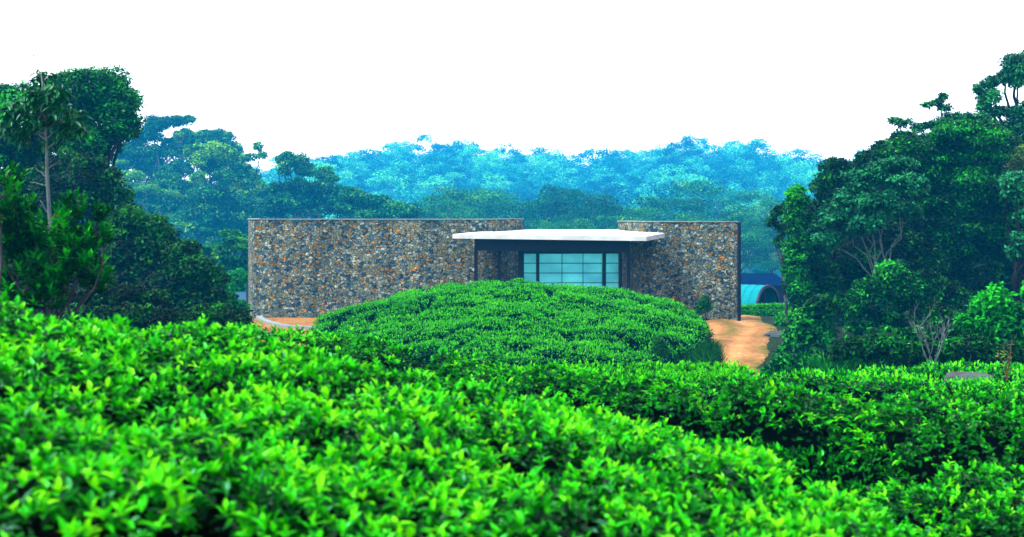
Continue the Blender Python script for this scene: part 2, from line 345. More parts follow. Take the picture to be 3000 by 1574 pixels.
B = empty('stone_pavilion', (0, 71, 0), 'rubble stone building with curved walls, white slab roof and glazed front', 'building')
LW = smooth_pts([XY(248.3, 76.5), XY(248.6, 74.6), XY(251.5, 73.2), XY(259, 72.6), XY(300, 72.3), XY(380, 72.2), XY(440, 72), XY(488, 72.1), XY(499, 72.6), XY(512, 74), XY(523.5, 75.4)])
RW = smooth_pts([XY(618, 75), XY(625, 73.6), XY(636, 72.2), XY(650, 71.3), XY(690, 70.8), XY(738, 70.5)])
w1 = link('wall', wall_mb(LW, .5, -.4, [5.13 + .025 * math.sin(7.3 * i) for i in range(len(LW))]).mesh('wall_curved', M['stone']), B)
w2 = link('wall', wall_mb(RW, .5, -.4, 5.04).mesh('wall_right', M['stone']), B)
w1['label'] = 'long curved rubble wall left of the glazing'; w2['label'] = 'shorter rubble wall right of the glazing'
def coping(path, z, par):
    f, b = wallpath(path, .56); f = [p + (p - q) / .56 * .04 for p, q in zip(f, b)]
    link('coping', wall_mb(f, .6, z, z + .04).mesh('coping', M['coping']), par)
coping(LW, 5.158, w1); coping(RW, 5.042, w2)
# roof slab: front edge tilted in plan
fl = np.array(XY(452.5, 68.4)); fr = np.array(XY(646.5, 65.4)); dp = np.array([.29, .95]); dp /= np.linalg.norm(dp)
zf_ = 4.42; rise = .02; L_ = 14.
br = fr + dp * 2.6 ; 
outl = [fl, fr, fr + dp * 4.6, np.array(XY(617, 75.3)), np.array(XY(524, 75.3)), np.array(XY(484, 72.4)), fl + dp * 2.3]
def zslab(p): return zf_ + rise * (p[1] - 66)
slab = MB().prism(outl, [zslab(p) - .21 for p in outl], [zslab(p) for p in outl])
sl = link('roof_slab', slab.mesh('roof_slab', M['concrete']), B)
# beam and posts
def along(px, D, w, z0, z1, name, mat=M['steel'], dep=None, par=B):
    c = XY(px, D); h = w / F * D / 2; dd = dep or h
    return link(name, MB().box(c[0] - h, c[0] + h, c[1] - dd, c[1] + dd, z0, z1).mesh(name, mat), par)
def zpy(py, D): return CAMZ - (py - HZ) / F * D
a0, a1 = np.array(XY(474.5, 69.8)), np.array(XY(630, 68.6))
tb = .16
bm = MB().prism([a0, a1, a1 + (0, .2), a0 + (0, .2)], [zpy(250.5, 69.8), zpy(252.5, 68.6)] * 1 + [zpy(252.5, 68.6), zpy(250.5, 69.8)], [zslab(a0) - .212, zslab(a1) - .212, zslab(a1) - .212, zslab(a0) - .212])
link('beam', bm.mesh('beam', M['steel']), B)
sof0, sof1 = np.array(XY(476, 70.4)), np.array(XY(629, 69.2))
for px, D, w in ((476, 69.9, 3.6), (499.5, 71.4, 3.6), (521, 72.6, 6), (628.5, 68.75, 3.6)):
    along(px, D, w, -.2, zpy(246, D), 'post', dep=.09)
# glazing
GD0, GD1 = 73.2, 72.4
W = link('window', MB().box(*(XY(520, 72.8)[0], XY(622, 72.8)[0]), 72.92, 73.04, zpy(253.5, 72.8), 4.4).mesh('window', M['steel']), B)   # head of the glazed front
def glass_mat(name, c):
    m, nt, N, K = newmat(name)
    tc = N.new('ShaderNodeTexCoord'); no = N.new('ShaderNodeTexNoise'); no.inputs['Scale'].default_value = .7; no.inputs['Detail'].default_value = 3
    mp = N.new('ShaderNodeMapping'); mp.inputs['Scale'].default_value = (1, 1, 1.6); K.new(tc.outputs['Object'], mp.inputs[0]); K.new(mp.outputs[0], no.inputs['Vector'])
    r = ramp(N, [(.3, tuple(a * .75 for a in c)), (.7, tuple(min(1, a * 1.2) for a in c))]); K.new(no.outputs['Fac'], r.inputs[0])  # mottled tone stands in for reflections
    p = N.new('ShaderNodeBsdfPrincipled'); K.new(r.outputs[0], p.inputs['Base Color']); p.inputs['Roughness'].default_value = .12; p.inputs['Specular IOR Level'].default_value = .9
    t = N.new('ShaderNodeBsdfTranslucent'); K.new(r.outputs[0], t.inputs['Color'])
    mx = N.new('ShaderNodeMixShader'); mx.inputs[0].default_value = .88; K.new(p.outputs[0], mx.inputs[1]); K.new(t.outputs[0], mx.inputs[2])
    o = N.new('ShaderNodeOutputMaterial'); K.new(mx.outputs[0], o.inputs[0]); return m
gA = glass_mat('glass_painted_view', (.34, .90, 1.0)); gB = glass_mat('lower_glass_painted_view', (.4, .95, 1.0))  # bright hazy view behind the glass is put into the pane colour
rows = [253.5, 263.2, 273, 282.8, 340]
bays = [(523.5, 536.2), (539.2, 562), (562, 583), (583, 602), (606, 618.5)]
for b0, b1 in bays:
    for i in range(4):
        D = 72.9; z1 = zpy(rows[i], D) - .02; z0 = max(0.02, zpy(rows[i + 1], D) + .02)
        x0, x1 = XY(b0, D)[0] + .01, XY(b1, D)[0] - .01
        link('pane', MB().box(x0, x1, D, D + .02, z0, z1).mesh('pane', gB if i == 3 else gA), W, local=(0, 0, 0))
for i in (1, 2, 3):
    z = zpy(rows[i], 72.9); link('mullion', MB().box(XY(523, 72.8)[0], XY(618.6, 72.8)[0], 72.84, 72.9, z - .013, z + .013).mesh('mullion', M['steel']), W, local=(0, 0, 0))
for px in (562, 583):
    x = XY(px, 72.8)[0]; link('mullion', MB().box(x - .015, x + .015, 72.80, 72.838, 0, zpy(253.5, 72.8)).mesh('mullion', M['slate']), W, local=(0, 0, 0))
for px in (537.7, 604.2): along(px, 72.6, 3.0, -.2, zpy(252, 72.6), 'post', dep=.07)
o = along(620.5, 72.8, 3, -.2, zpy(252, 72.8), 'post', dep=.07)
for o in W.children: o.location = (0, 0, 0)
link('floor', MB().box(XY(516, 74)[0], XY(624, 74)[0], 73.2, 83.5, -.1, .06).mesh('floor', M['concrete']), B)
along(738.9, 70.4, 2.6, -.3, 5.02, 'edge_strip', dep=.25)  # dark strip up the right end of the right wall
along(247.2, 76.2, 2.0, -.4, zpy(282, 76.2), 'end_strip', M['roof_pale'])  # pale strip up the left end of the curved wall

# hut with barrel roof
def hut():
    e = P(768, 312, 85); e[2] = T(e[0], e[1])
    t = empty('vaulted_hut', e, 'small open hut under a turquoise barrel vault, right of the stone building', 'hut')
    ax = np.array([.80, -.60]); nx = np.array([-ax[1], ax[0]]) # along, across (away from the camera)
    R = 1.55; z0 = zpy(309.5, 85); c = np.array([e[0] - .05, e[1]])
    def vault(r0, r1, s0, s1, name, mat, par=t, n=22):
        V = []; Fc = []
        for k in range(n + 1):
            a = PI * k / n
            for s_ in (s0, s1):
                for r in (r0, r1):
                    q = c + ax * s_ - nx * math.cos(a) * r
                    V.append((q[0], q[1], z0 + math.sin(a) * r * .95))
        for k in range(n):
            b = 4 * k; d = b + 4
            Fc += [(b + 1, d + 1, d + 3, b + 3), (b, b + 2, d + 2, d), (b, d, d + 1, b + 1), (b + 2, b + 3, d + 3, d + 2)]
        Fc += [(0, 1, 3, 2), (4 * n, 4 * n + 2, 4 * n + 3, 4 * n + 1)]
        return link(name, MB().add(V, Fc).mesh(name, mat, False), par)
    rf = vault(R - .05, R, -6, 0, 'roof', M['turq'])
    vault(R - .12, R + .04, 0.004, .12, 'rim', M['steel'])
    for s_ in (-1, -2, -3, -4.0):
        pass
    mb = MB()
    for k in range(1, 12):
        s_ = -k * .5
        V = []; n = 14
        for j in range(n + 1):
            a = PI * j / n; q = c + ax * s_ - nx * math.cos(a) * (R + .015); V.append((q[0], q[1], z0 + math.sin(a) * (R + .015) * .95))
        mb.tube(V, [.012] * len(V), 4)
    link('seam', mb.mesh('seam', M['turq']), rf, local=(0, 0, 0))
    for s_, w in ((-.3, -1), (-.3, .15), (-.3, 1), (-3, 1), (-3, -1)):
        q = c + ax * s_ + nx * w * (R - .15)
        link('post', MB().box(q[0] - .07, q[0] + .07, q[1] - .07, q[1] + .07, z0 - 1.2, z0 + (.05 if abs(w) == 1 else 1.3)).mesh('post', M['steel']), t)
    q0 = c - ax * 5.5
    f = wall_mb([q0 - nx * (R - .2), q0 + nx * (R - .2)], .1, z0 - 1, z0 + .9)
    link('back_wall', f.mesh('back_wall', M['steel']), t)
hut()
def shed(name, label, px0, px1, ytop, yeave, D, dep, wall_h, mroof, mwall):
    x0, x1 = XY(px0, D)[0], XY(px1, D)[0]; zt = zpy(ytop, D); ze = zpy(yeave, D); e = ((x0 + x1) / 2, D, T((x0 + x1) / 2, D))
    t = empty(name, e, label, 'shed')
    V = [(x0 - .3, D - .4, ze), (x1 + .3, D - .4, ze), (x1 + .3, D + dep, zt), (x0 - .3, D + dep, zt)]
    V += [(a, b, c - .1) for a, b, c in V]
    link('roof', MB().add(V, [(0, 1, 2, 3), (7, 6, 5, 4), (0, 4, 5, 1), (1, 5, 6, 2), (2, 6, 7, 3), (3, 7, 4, 0)]).mesh('roof', mroof), t)
    w = link('wall', MB().prism([(x0, D), (x1, D), (x1, D + dep - .3), (x0, D + dep - .3)], ze - wall_h, [ze - .12, ze - .12, ze + (zt - ze) * .8, ze + (zt - ze) * .8]).mesh('wall', mwall), t)
    link('door', MB().box(x0 + .8, x0 + 1.7, D - .03, D - .004, ze - wall_h + .1, ze - .5).mesh('door', M['slate']), w, local=(0, 0, 0))
shed('shed', 'small dark shed with a pale sheet roof at the left end of the stone wall', 222, 256, 296.5, 300, 84, 5, 2.6, M['roof_pale'], M['steel'])
shed('long_shed', 'long low shed with a dark blue roof behind the vaulted hut', 715, 786, 277, 285, 100, 6, 2.4, M['slate'], M['steel'])

# kerb
kb = smooth_pts([XY(256, 72.2), XY(260, 70.2), XY(272, 67.6), XY(290, 66), XY(318, 65.2), XY(345, 65)])
tag(link('kerb', wall_mb(kb, .3, -.1, .2).mesh('kerb', M['coping'])), kind='structure')

# ------------------------------------------------------------------ tea
def poly_info(x, y, poly):
    """signed distance (inside > 0) and outward direction"""
    poly = np.asarray(poly, float); n = len(poly)
    best = np.full(x.shape, 1e9); ox = np.zeros_like(x); oy = np.zeros_like(x); ins = np.zeros(x.shape, bool)
    for i in range(n):
        a, b = poly[i], poly[(i + 1) % n]; d = b - a
        t = np.clip(((x - a[0]) * d[0] + (y - a[1]) * d[1]) / (d @ d), 0, 1)
        qx, qy = a[0] + t * d[0], a[1] + t * d[1]; r = np.hypot(x - qx, y - qy); m = r < best
        best = np.where(m, r, best); ox = np.where(m, qx - x, ox); oy = np.where(m, qy - y, oy)
        c = ((a[1] > y) != (b[1] > y)) & (x < d[0] * (y - a[1]) / (d[1] + 1e-12) + a[0]); ins ^= c
    ln = np.hypot(ox, oy) + 1e-9; sg = np.where(ins, 1, -1)
    return best * sg, sg * ox / ln, sg * oy / ln
def tea_bed(label, poly, ztop, seed, shoots=110, mature=420, side=420, er=.35, L=.07, sp=.95, lump=.10, gap=.22, fine=True, mat='tea_near', body_step=.14, gapthr=.62, cover_px=(-170, 1200), group=None, hol=None, yng=.8, sx=1.0, ft=.42):
    poly = np.array(smooth_pts(list(poly) + [poly[0]], 4))[:-1]
    lv = Leaves(seed); r = lv.r
    x0, y0 = poly.min(0); x1, y1 = poly.max(0)
    def top(x, y, d=None):
        if d is None: d, _, _ = poly_info(x, y, poly)
        f1, f2 = worley(x / sp / sx, y / sp, seed); e = np.clip(d / er, 0, 1)
        z = ztop(x, y) + lump * (.5 - f1 * f1 * 1.4)
        gn = vnoise(x * 1.1 / sp / sx, y * 1.1 / sp, seed + 2)
        z = z - gap * np.clip(1 - (f2 - f1) / .28, 0, 1) * np.clip((gn - gapthr) / .12, 0, 1)
        z = z + (vnoise(x * 5, y * 5, seed + 3) - .5) * lump * .5 + (vnoise(x * .45, y * .45, seed + 9) - .5) * lump * 1.5
        z = z - er * .9 * (1 - np.sqrt(np.clip(1 - (1 - e) ** 2, 0, 1)))
        if hol is not None: z = z - hol(x, y)
        return z
    def pts(dens):
        n = int((x1 - x0) * (y1 - y0) * dens); x = r.uniform(x0, x1, n); y = r.uniform(y0, y1, n)
        d, ox, oy = poly_info(x, y, poly); px = 512 + F * x / np.maximum(y, .5)
        k = (d > 0) & (px > cover_px[0]) & (px < cover_px[1]) & (y > 2.2)
        x, y, d, ox, oy = x[k], y[k], d[k], ox[k], oy[k]; e = np.clip(1 - d / er, 0, 1)[:, None]
        N = unit(np.stack([ox, oy, 0 * ox], 1) * e + np.array([0, 0, 1]) * (1.05 - e))
        return x, y, d, N
    f = lv.fine if fine else lv.simple
    # shoots: a whorl of young leaves standing on the plucking table
    x, y, d, N = pts(shoots); z = top(x, y, d); C0 = np.stack([x, y, z], 1); n = len(C0)
    tall = np.clip(r.normal(.03, .03, n), 0, .12) * (L / .07); a0 = r.uniform(0, 6.3, n); tb = r.normal(yng - .17, .16, n); sz = r.uniform(.75, 1.2, n)
    ax = unit(N + r.normal(size=(n, 3)) * .22)
    nl = 6 if fine else 3
    for i in range(nl):
        el = np.radians(np.interp(i, [0, 5], [74, 18]) + r.normal(size=n) * 20); az = a0 + i * 2.4 + r.normal(size=n) * .6
        A = np.stack([np.cos(az) * np.cos(el), np.sin(az) * np.cos(el), np.sin(el)], 1); A = unit(A + (ax - [0, 0, 1]) * .9)
        Nn = unit(np.array([0, 0, 1.]) * 1.0 - A * A[:, 2:3] + 1e-3)
        Li = L * sz * np.interp(i, [0, 1, 5], [.75, .95, 1.2]) * r.uniform(.6, 1.25, n)
        C = C0 + ax * (tall * (1 - i / nl) + .01)[:, None]
        tt = np.clip(tb + .12 - i * .06 + r.normal(size=n) * .10, 0, .93); yl = r.random(n) < .004; tt = np.where(yl, 1, tt)
        f(C, A, Nn, Li, Li * .47, tt)
    # mature leaves under them
    x, y, d, N = pts(mature); z = top(x, y, d) - r.random(len(x)) ** 1.3 * (.16 if fine else .12) ; n = len(x)
    az = r.uniform(0, 6.3, n); el = r.normal(.25, .45, n)
    A = unit(np.stack([np.cos(az) * np.cos(el), np.sin(az) * np.cos(el), np.sin(el)], 1) + N * .2 - np.array([0, 0, .2])); Nn = unit(N + r.normal(size=(n, 3)) * .35)
    Li = L * 1.25 * r.uniform(.7, 1.3, n)
    f(np.stack([x, y, z], 1), A, Nn, Li, Li * .45, np.clip(r.normal(.28, .15, n), 0, .72))
    # the flanks
    seg = np.roll(poly, -1, 0) - poly; ln = np.hypot(seg[:, 0], seg[:, 1]); per = ln.sum()
    hh = .7; n = int(per * hh * side); k = r.choice(len(poly), n, p=ln / per); t = r.random(n)[:, None]
    q = poly[k] + seg[k] * t; ar = np.sign(np.sum(poly[:, 0] * np.roll(poly[:, 1], -1) - np.roll(poly[:, 0], -1) * poly[:, 1]))
    no = np.stack([seg[k, 1], -seg[k, 0]], 1) / ln[k][:, None] * ar
    px = 512 + F * q[:, 0] / np.maximum(q[:, 1], .5); keep = (px > cover_px[0]) & (px < cover_px[1]) & (q[:, 1] > 2.2) & (no[:, 1] < .75)
    q, no = q[keep], no[keep]; n = len(q); tz = ztop(q[:, 0], q[:, 1]) - er * .55; gz = T(q[:, 0], q[:, 1])
    v = r.random(n) ** 1.25; z = tz - (tz - gz) * v; q = q + no * (r.normal(size=n) * .07 + .02 + .09 * (vnoise(q[:, 0] * 2.5, z * 3 + q[:, 1], seed) - .5))[:, None]
    C = np.stack([q[:, 0], q[:, 1], z], 1); N = np.concatenate([no, np.full((n, 1), .5)], 1)
    A = unit(r.normal(size=(n, 3)) * .8 + N * .7 + [0, 0, .2]); Nn = unit(N + r.normal(size=(n, 3)) * .4); Li = L * 1.15 * r.uniform(.7, 1.3, n)
    f(C, A, Nn, Li, Li * .45, np.clip(r.normal(ft, .2, n) - v * .08, 0, .85))  # low ft paints shade into the flank leaves, darker downward
    cx, cy = poly.mean(0)
    t = empty('tea_hedge', (cx, cy, float(T(cx, cy))), label, 'tea hedge', group)
    link('foliage', lv.mesh('tea_foliage', M[mat]), t)
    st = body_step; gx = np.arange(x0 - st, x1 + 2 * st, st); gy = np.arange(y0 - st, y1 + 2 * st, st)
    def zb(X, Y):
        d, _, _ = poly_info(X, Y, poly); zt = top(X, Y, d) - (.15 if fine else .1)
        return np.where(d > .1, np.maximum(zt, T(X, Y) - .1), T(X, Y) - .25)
    link('shade_core', grid_mesh('tea_shade_core', gx, gy, zb, M['tea_shade'], lambda X, Y: poly_info(X, Y, poly)[0] > -st * 1.2), t)  # dark sheet under the leaves, painted shade for the gaps
    return t, top
# nearest hedge
edge = [(-6, 7.6), (-4.2, 7.8), (-3.2, 8.0), (-2.6, 8.3), (-1.9, 8.8), (-1, 8.9), (-.35, 8.95), (.4, 8.75), (1.2, 8.55), (1.72, 7.5), (2.0, 6.35), (2.35, 4.9), (2.6, 3), (2.6, 1.2)]
def z1(x, y): return CAMZ - 1.225 - .19 * np.clip(x, -6, 3) + np.interp(x, [-6, -3.3, -1.6], [.12, .10, 0])
tea_bed('nearest tea hedge, a broad bright green slope of soft young leaves filling the lower left', edge + [(-6, 1.2)], z1, 11, shoots=270, mature=700, side=900, L=.05, er=.45, lump=.14, gap=.42, gapthr=.54, sp=.8, yng=.82)
# second hedge
l2 = [(-6.5, 19.5), (-3.3, 17.2), (-1.27, 15.6), (.44, 14.1), (1.52, 13.1), (2.55, 12.8), (3.3, 13.1)]
n2 = [(3.3, 11.9), (2.5, 11.3), (1.4, 11.7), (.2, 12.6), (-1.6, 14.2), (-3.6, 15.8), (-6.8, 18)]
def z2(x, y): return CAMZ - .11 - np.interp(x, [-6, -3.2, -1.3, .44, 1.5, 2.5, 3.3], [1.46, 1.49, 1.50, 1.47, 1.50, 1.56, 1.64])
tea_bed('second tea hedge, a long row curving down behind the nearest one with shade tinted into its flank', l2 + n2, z2, 12, ft=.34, shoots=210, mature=600, side=900, L=.054, er=.5, lump=.18, gap=.3, gapthr=.56, yng=.72)
# right terraces
def z3(x, y): return CAMZ - np.interp(y, [4, 7, 10, 13, 16.5], [1.97, 1.95, 1.9, 1.86, 2.1]) - .02 * np.clip(x - 3, 0, 6)
t1 = [(3.15, 12.9), (3.9, 14.6), (5.4, 16.6), (8.5, 17.2), (8.8, 12), (5.2, 10.7), (3.9, 10.75), (2.75, 10.9), (2.5, 11.4)]
tea_bed('right tea terrace below the woods, a wide leafy table above a dark furrow', t1, z3, 13, ft=.36, shoots=210, mature=600, side=900, L=.054, er=.5, lump=.22, gap=.34, gapthr=.55, yng=.68)
t2 = [(2.3, 9.9), (3.4, 10.15), (5.1, 10.2), (8.3, 11.2), (7, 8.8), (4.4, 8.0), (3.1, 7.95), (2.35, 8.5)]
tea_bed('middle right tea terrace between two dark furrows, bright upright shoots', t2, z3, 14, ft=.36, shoots=210, mature=600, side=900, L=.054, er=.5, lump=.2, gap=.34, gapthr=.58, yng=.72)
t3 = [(2.75, 7.2), (4.2, 7.35), (6.2, 8.0), (6.2, 4.5), (3.2, 3.6), (2.85, 5.4)]
tea_bed('lower right corner tea terrace, bright shoots beside the nearest hedge', t3, z3, 15, ft=.36, shoots=210, mature=600, side=900, L=.054, er=.5, lump=.2, gap=.3, gapthr=.6, yng=.76)
def z5(x, y): return CAMZ - np.interp(x, [3, 4.6, 5.6, 6.9, 8, 9.5, 12], [2.78, 2.9, 2.93, 2.89, 2.84, 2.82, 2.84]) + (y - 24.5) * .0
t5 = [(3.4, 23.6), (5.0, 24.2), (6.9, 25), (8.6, 25.8), (12.5, 26.6), (12.5, 25), (8.7, 23.8), (7, 23.4), (5.2, 22.9), (3.6, 22.6)]
tea_bed('back right tea hedge, a low narrow row winding under the woods behind the boulder', t5, z5, 16, ft=.12, shoots=110, mature=400, side=500, L=.085, lump=.12, gap=.15, mat='tea_near', fine=False, yng=.72)
def z6(x, y): return CAMZ - np.interp(y, [17, 19, 21.5], [2.28, 2.43, 2.68])
t6 = [(4.3, 20.6), (6, 21.0), (9.5, 21.2), (9.8, 18.6), (6.5, 17.9), (4.6, 18.2), (3.4, 19.6)]
tea_bed('strip of tea in front of the boulder, flat topped and yellow green', t6, z6, 17, shoots=115, mature=400, side=450, L=.08, lump=.16, gap=.25, fine=False, yng=.8)
# low slope between the second hedge and the round mound
def z7(x, y): return T(x, y) + .5
t7 = [(-9, 26), (-2, 24), (3, 22), (4.6, 26), (5, 31), (4.4, 37), (0, 40), (-6, 36), (-10, 32)]
tea_bed('sunken tea patch in the dip between the second hedge and the round mound', t7, z7, 18, shoots=60, mature=160, side=120, L=.09, lump=.2, gap=.3, fine=False, mat='tea_far', body_step=.3)
# round mound
mo = [(-8.55, 60), (-7.5, 54), (-5.5, 49), (-2, 45.5), (2, 45), (4.6, 46.2), (6.0, 49.3), (7.3, 53.5), (8.0, 57.5), (7.2, 62), (4, 65), (0, 66), (-4, 65.5), (-7.2, 63.5)]
def zm(x, y):
    zc = np.interp(y, [44, 46, 62, 66], [.78, .92, 2.2, 2.14])
    return zc - np.where(x < 0, .0195, .0125) * x * x
mound, mtop = tea_bed('round mound of clipped tea in front of the building, striped with dark gaps', mo, zm, 21, shoots=120, mature=230, side=200, er=.3, L=.085, sp=1.2, sx=1.5, lump=.26, gap=.6, gapthr=.46, ft=.0, fine=False, mat='tea_far', body_step=.22, yng=.85)
def zh(x, y): return T(x, y) + .5
tea_bed('small curved tea hedge across the dirt road, in front of the vaulted hut', [(12.9, 79), (15.5, 75), (15.2, 68), (13.5, 66.2), (12.7, 67.3), (14, 70), (14, 74), (12.2, 77.5)], zh, 22, shoots=130, mature=300, side=420, L=.09, lump=.1, gap=.1, er=.25, fine=False, mat='tea_far', body_step=.2)

# ------------------------------------------------------------------ trees
def wob(a, b, n, amp, r, sag=0):
    a, b = np.asarray(a, float), np.asarray(b, float); t = np.linspace(0, 1, n)[:, None]
    p = a + (b - a) * t; ln = np.linalg.norm(b - a)
    k = r.normal(size=(n, 3)) * amp * ln * np.sin(t * PI); p = p + k; p[:, 2] += (sag * ln * np.sin(t * PI))[:, 0]
    return p
def tree(name, label, D, base_px, lobes, mat, L=.11, cover=2.2, seed=0, bark='dark_bark', tr=.16, dd=None, cat='tree', group=None, sub=.36, flat=.75, tint=.5, limbs=True, basez=None, depth=.8, twigs=0, grow=(1, 1), **kw):
    """a tree built round its lobes (px, py, rx, ry[, depth offset]) at D metres"""
    lv = Leaves(seed); r = lv.r; mb = MB()
    bx = (base_px - 512) / F * D; b = np.array([bx, D, T(bx, D) - .15 if basez is None else basez])
    cs = []
    for lo in lobes:
        off = lo[4] if len(lo) > 4 else r.uniform(-.5, .5) * lo[2] / F * D
        tn = lo[5] if len(lo) > 5 else tint  # optional leaf tint per lobe, also paints sunlit tops and shaded depths
        c = P(lo[0], lo[1], D + off); R = np.array([lo[2] * grow[0], lo[2] * depth, lo[3] * grow[1]]) / F * D
        cs.append((c, R)); lv.lobe(c, R, cover, L, tn, sub=sub, flat=flat, **kw)
    C = np.array([c for c, _ in cs]); fork = b + (np.array([C[:, 0].mean(), C[:, 1].mean(), C[:, 2].min()]) - b) * .6
    fork[2] = max(fork[2], b[2] + .25 * (C[:, 2].max() - b[2]))
    mb.tube(wob(b, fork, 6, .03, r), np.linspace(tr, tr * .7, 6), 8)
    for c, R in cs:
        e = c + np.array([0, 0, R[2] * .3]); mb.tube(wob(fork, e, 7, .05, r, .05), np.linspace(tr * .5, tr * .12, 7), 6)
        for _ in range(twigs):
            u = unit(r.normal(size=3) + [0, 0, .3]); mb.tube(wob(c - [0, 0, R[2] * .4], c + u * R * .85, 5, .06, r), np.linspace(tr * .2, tr * .05, 5), 5)
    t = empty(name, b, label, cat, group)
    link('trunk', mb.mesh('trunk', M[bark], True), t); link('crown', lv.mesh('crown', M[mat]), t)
    return t
GL = 'trees and shrubs left of the building'; GR = 'trees and shrubs of the right-hand wood'; GM = 'hazy trees behind the left wall'
# left group
tree('broadleaf_tree', 'big round-headed tree on the left, tallest on that side, crown against the sky', 60, 88, [(98, 96, 40, 28), (88, 88, 38, 20), (116, 104, 26, 24), (68, 98, 34, 26), (118, 118, 24, 22), (128, 128, 13, 16), (84, 140, 36, 22), (104, 105, 30, 25), (60, 130, 34, 26), (100, 162, 14, 14), (118, 136, 10, 10, 0)], 'green_leaf', L=.16, tj=.5, seed=31, cover=2.6, group=GL, tint=.5, tr=.3)
tree('broadleaf_tree', 'dense yellow green tree at the left picture edge behind the slim sapling', 57, -10, [(20, 108, 40, 26, 0, .65), (-30, 110, 40, 30), (-10, 150, 46, 34, 0, .35), (28, 150, 30, 30, 1, .25), (22, 195, 36, 30, 0, .2), (-30, 200, 40, 40)], 'green_leaf', L=.16, tj=.5, seed=32, cover=2.6, group=GL, tr=.3)
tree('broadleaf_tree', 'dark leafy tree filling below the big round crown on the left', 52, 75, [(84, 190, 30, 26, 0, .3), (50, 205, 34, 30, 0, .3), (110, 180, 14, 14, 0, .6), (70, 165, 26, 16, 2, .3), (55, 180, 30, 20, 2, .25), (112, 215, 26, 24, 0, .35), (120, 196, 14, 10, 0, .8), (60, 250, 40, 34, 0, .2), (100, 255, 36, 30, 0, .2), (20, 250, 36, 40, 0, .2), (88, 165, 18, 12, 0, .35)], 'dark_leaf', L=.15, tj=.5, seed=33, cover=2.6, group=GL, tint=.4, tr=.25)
tree('shrub_tree', 'rounded dark bush with shoulder leaves tinted as sunlit, stepping down from the left trees', 47, 145, [(128, 222, 22, 18, 0, .6), (150, 230, 22, 16, 0, .75), (160, 252, 26, 24, 0, .4), (132, 260, 30, 30, 0, .3), (145, 290, 36, 26, 0, .2), (110, 295, 36, 26, 0, .2), (60, 290, 46, 26, 2, .15), (10, 290, 40, 30, 2, .15), (60, 265, 40, 24, 3, .15)], 'dark_leaf', L=.15, tj=.5, seed=34, cover=2.8, group=GL, cat='bush', tr=.14)
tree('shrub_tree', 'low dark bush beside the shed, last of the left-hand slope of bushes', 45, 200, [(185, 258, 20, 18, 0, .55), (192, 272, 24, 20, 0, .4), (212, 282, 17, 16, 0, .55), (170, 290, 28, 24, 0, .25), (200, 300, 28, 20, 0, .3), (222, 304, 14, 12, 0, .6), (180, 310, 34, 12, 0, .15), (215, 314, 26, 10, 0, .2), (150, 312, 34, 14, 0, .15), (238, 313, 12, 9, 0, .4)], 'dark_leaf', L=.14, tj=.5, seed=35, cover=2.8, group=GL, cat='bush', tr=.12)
tree('shrub_tree', 'small bright green bush tucked between the dark bushes and the shed', 62, 235, [(228, 300, 12, 9), (218, 306, 12, 10), (240, 308, 9, 8)], 'bright_leaf', L=.15, tj=.5, seed=36, group=GL, cat='bush', tr=.08)
tree('shrub_tree', 'light green feathery bush against the left end of the stone wall', 90, 240, [(240, 278, 13, 9, 0, .6), (232, 288, 12, 8, 0, .5), (248, 285, 10, 12, 0, .5), (238, 296, 14, 8, 0, .3)], 'bright_leaf', L=.16, seed=37, group=GL, cat='bush', tr=.1)
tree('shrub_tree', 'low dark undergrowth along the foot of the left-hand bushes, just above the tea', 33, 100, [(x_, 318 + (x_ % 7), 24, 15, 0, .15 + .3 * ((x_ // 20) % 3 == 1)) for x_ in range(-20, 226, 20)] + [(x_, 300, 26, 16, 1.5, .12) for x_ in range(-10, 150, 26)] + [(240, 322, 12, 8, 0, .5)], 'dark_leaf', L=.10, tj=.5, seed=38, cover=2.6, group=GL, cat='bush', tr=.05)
# near branches at the left edge
def broad_shrub(name, label, D, bx, spots, mat, L, seed, nst, tr=.03, bark='bark', hang=0.0, cat='bush', group=None, red=False, cl=9, spread=.5):
    lv = Leaves(seed); r = lv.r; mb = MB(); base = np.array([(bx - 512) / F * D, D, 0.]); base[2] = T(base[0], D) - .1
    for (px, py, rad, k) in spots:
        c = P(px, py, D + r.uniform(-.5, .5)); R = rad / F * D
        mb.tube(wob(base + r.normal(size=3) * [.15, .15, 0], c, 8, .04, r, .05), np.linspace(tr, tr * .3, 8), 6)
        for _ in range(k):
            e = c + unit(r.normal(size=3)) * R * r.random() ** .5; ax = unit(e - c + [0, 0, R * (.8 - hang)])
            mb.tube(wob(c, e, 4, .05, r), np.linspace(tr * .3, .004, 4), 5)
            n = cl; az = np.arange(n) * 2.4 + r.random() * 6; el = np.interp(np.arange(n), [0, n - 1], [1.2, -.1]) - hang * 1.2 + r.normal(size=n) * .15
            A = np.stack([np.cos(az) * np.cos(el), np.sin(az) * np.cos(el), np.sin(el)], 1); A = unit(A + ax * .5)
            Nn = unit(np.array([0, 0, 1.]) - A * A[:, 2:3] + 1e-3); Li = L * r.uniform(.75, 1.25, n)
            C = e - ax * np.linspace(0, .1, n)[:, None]
            lv.fine(C, A, Nn, Li, Li * .45, np.clip(r.normal(.42, .25) + r.normal(size=n) * .15 - np.arange(n) * .02, 0, 1))
    t = empty(name, base, label, cat, group)
    link('trunk', mb.mesh('stems', M[bark], True), t); link('crown', lv.mesh('leaves', M[mat]), t)
    return t
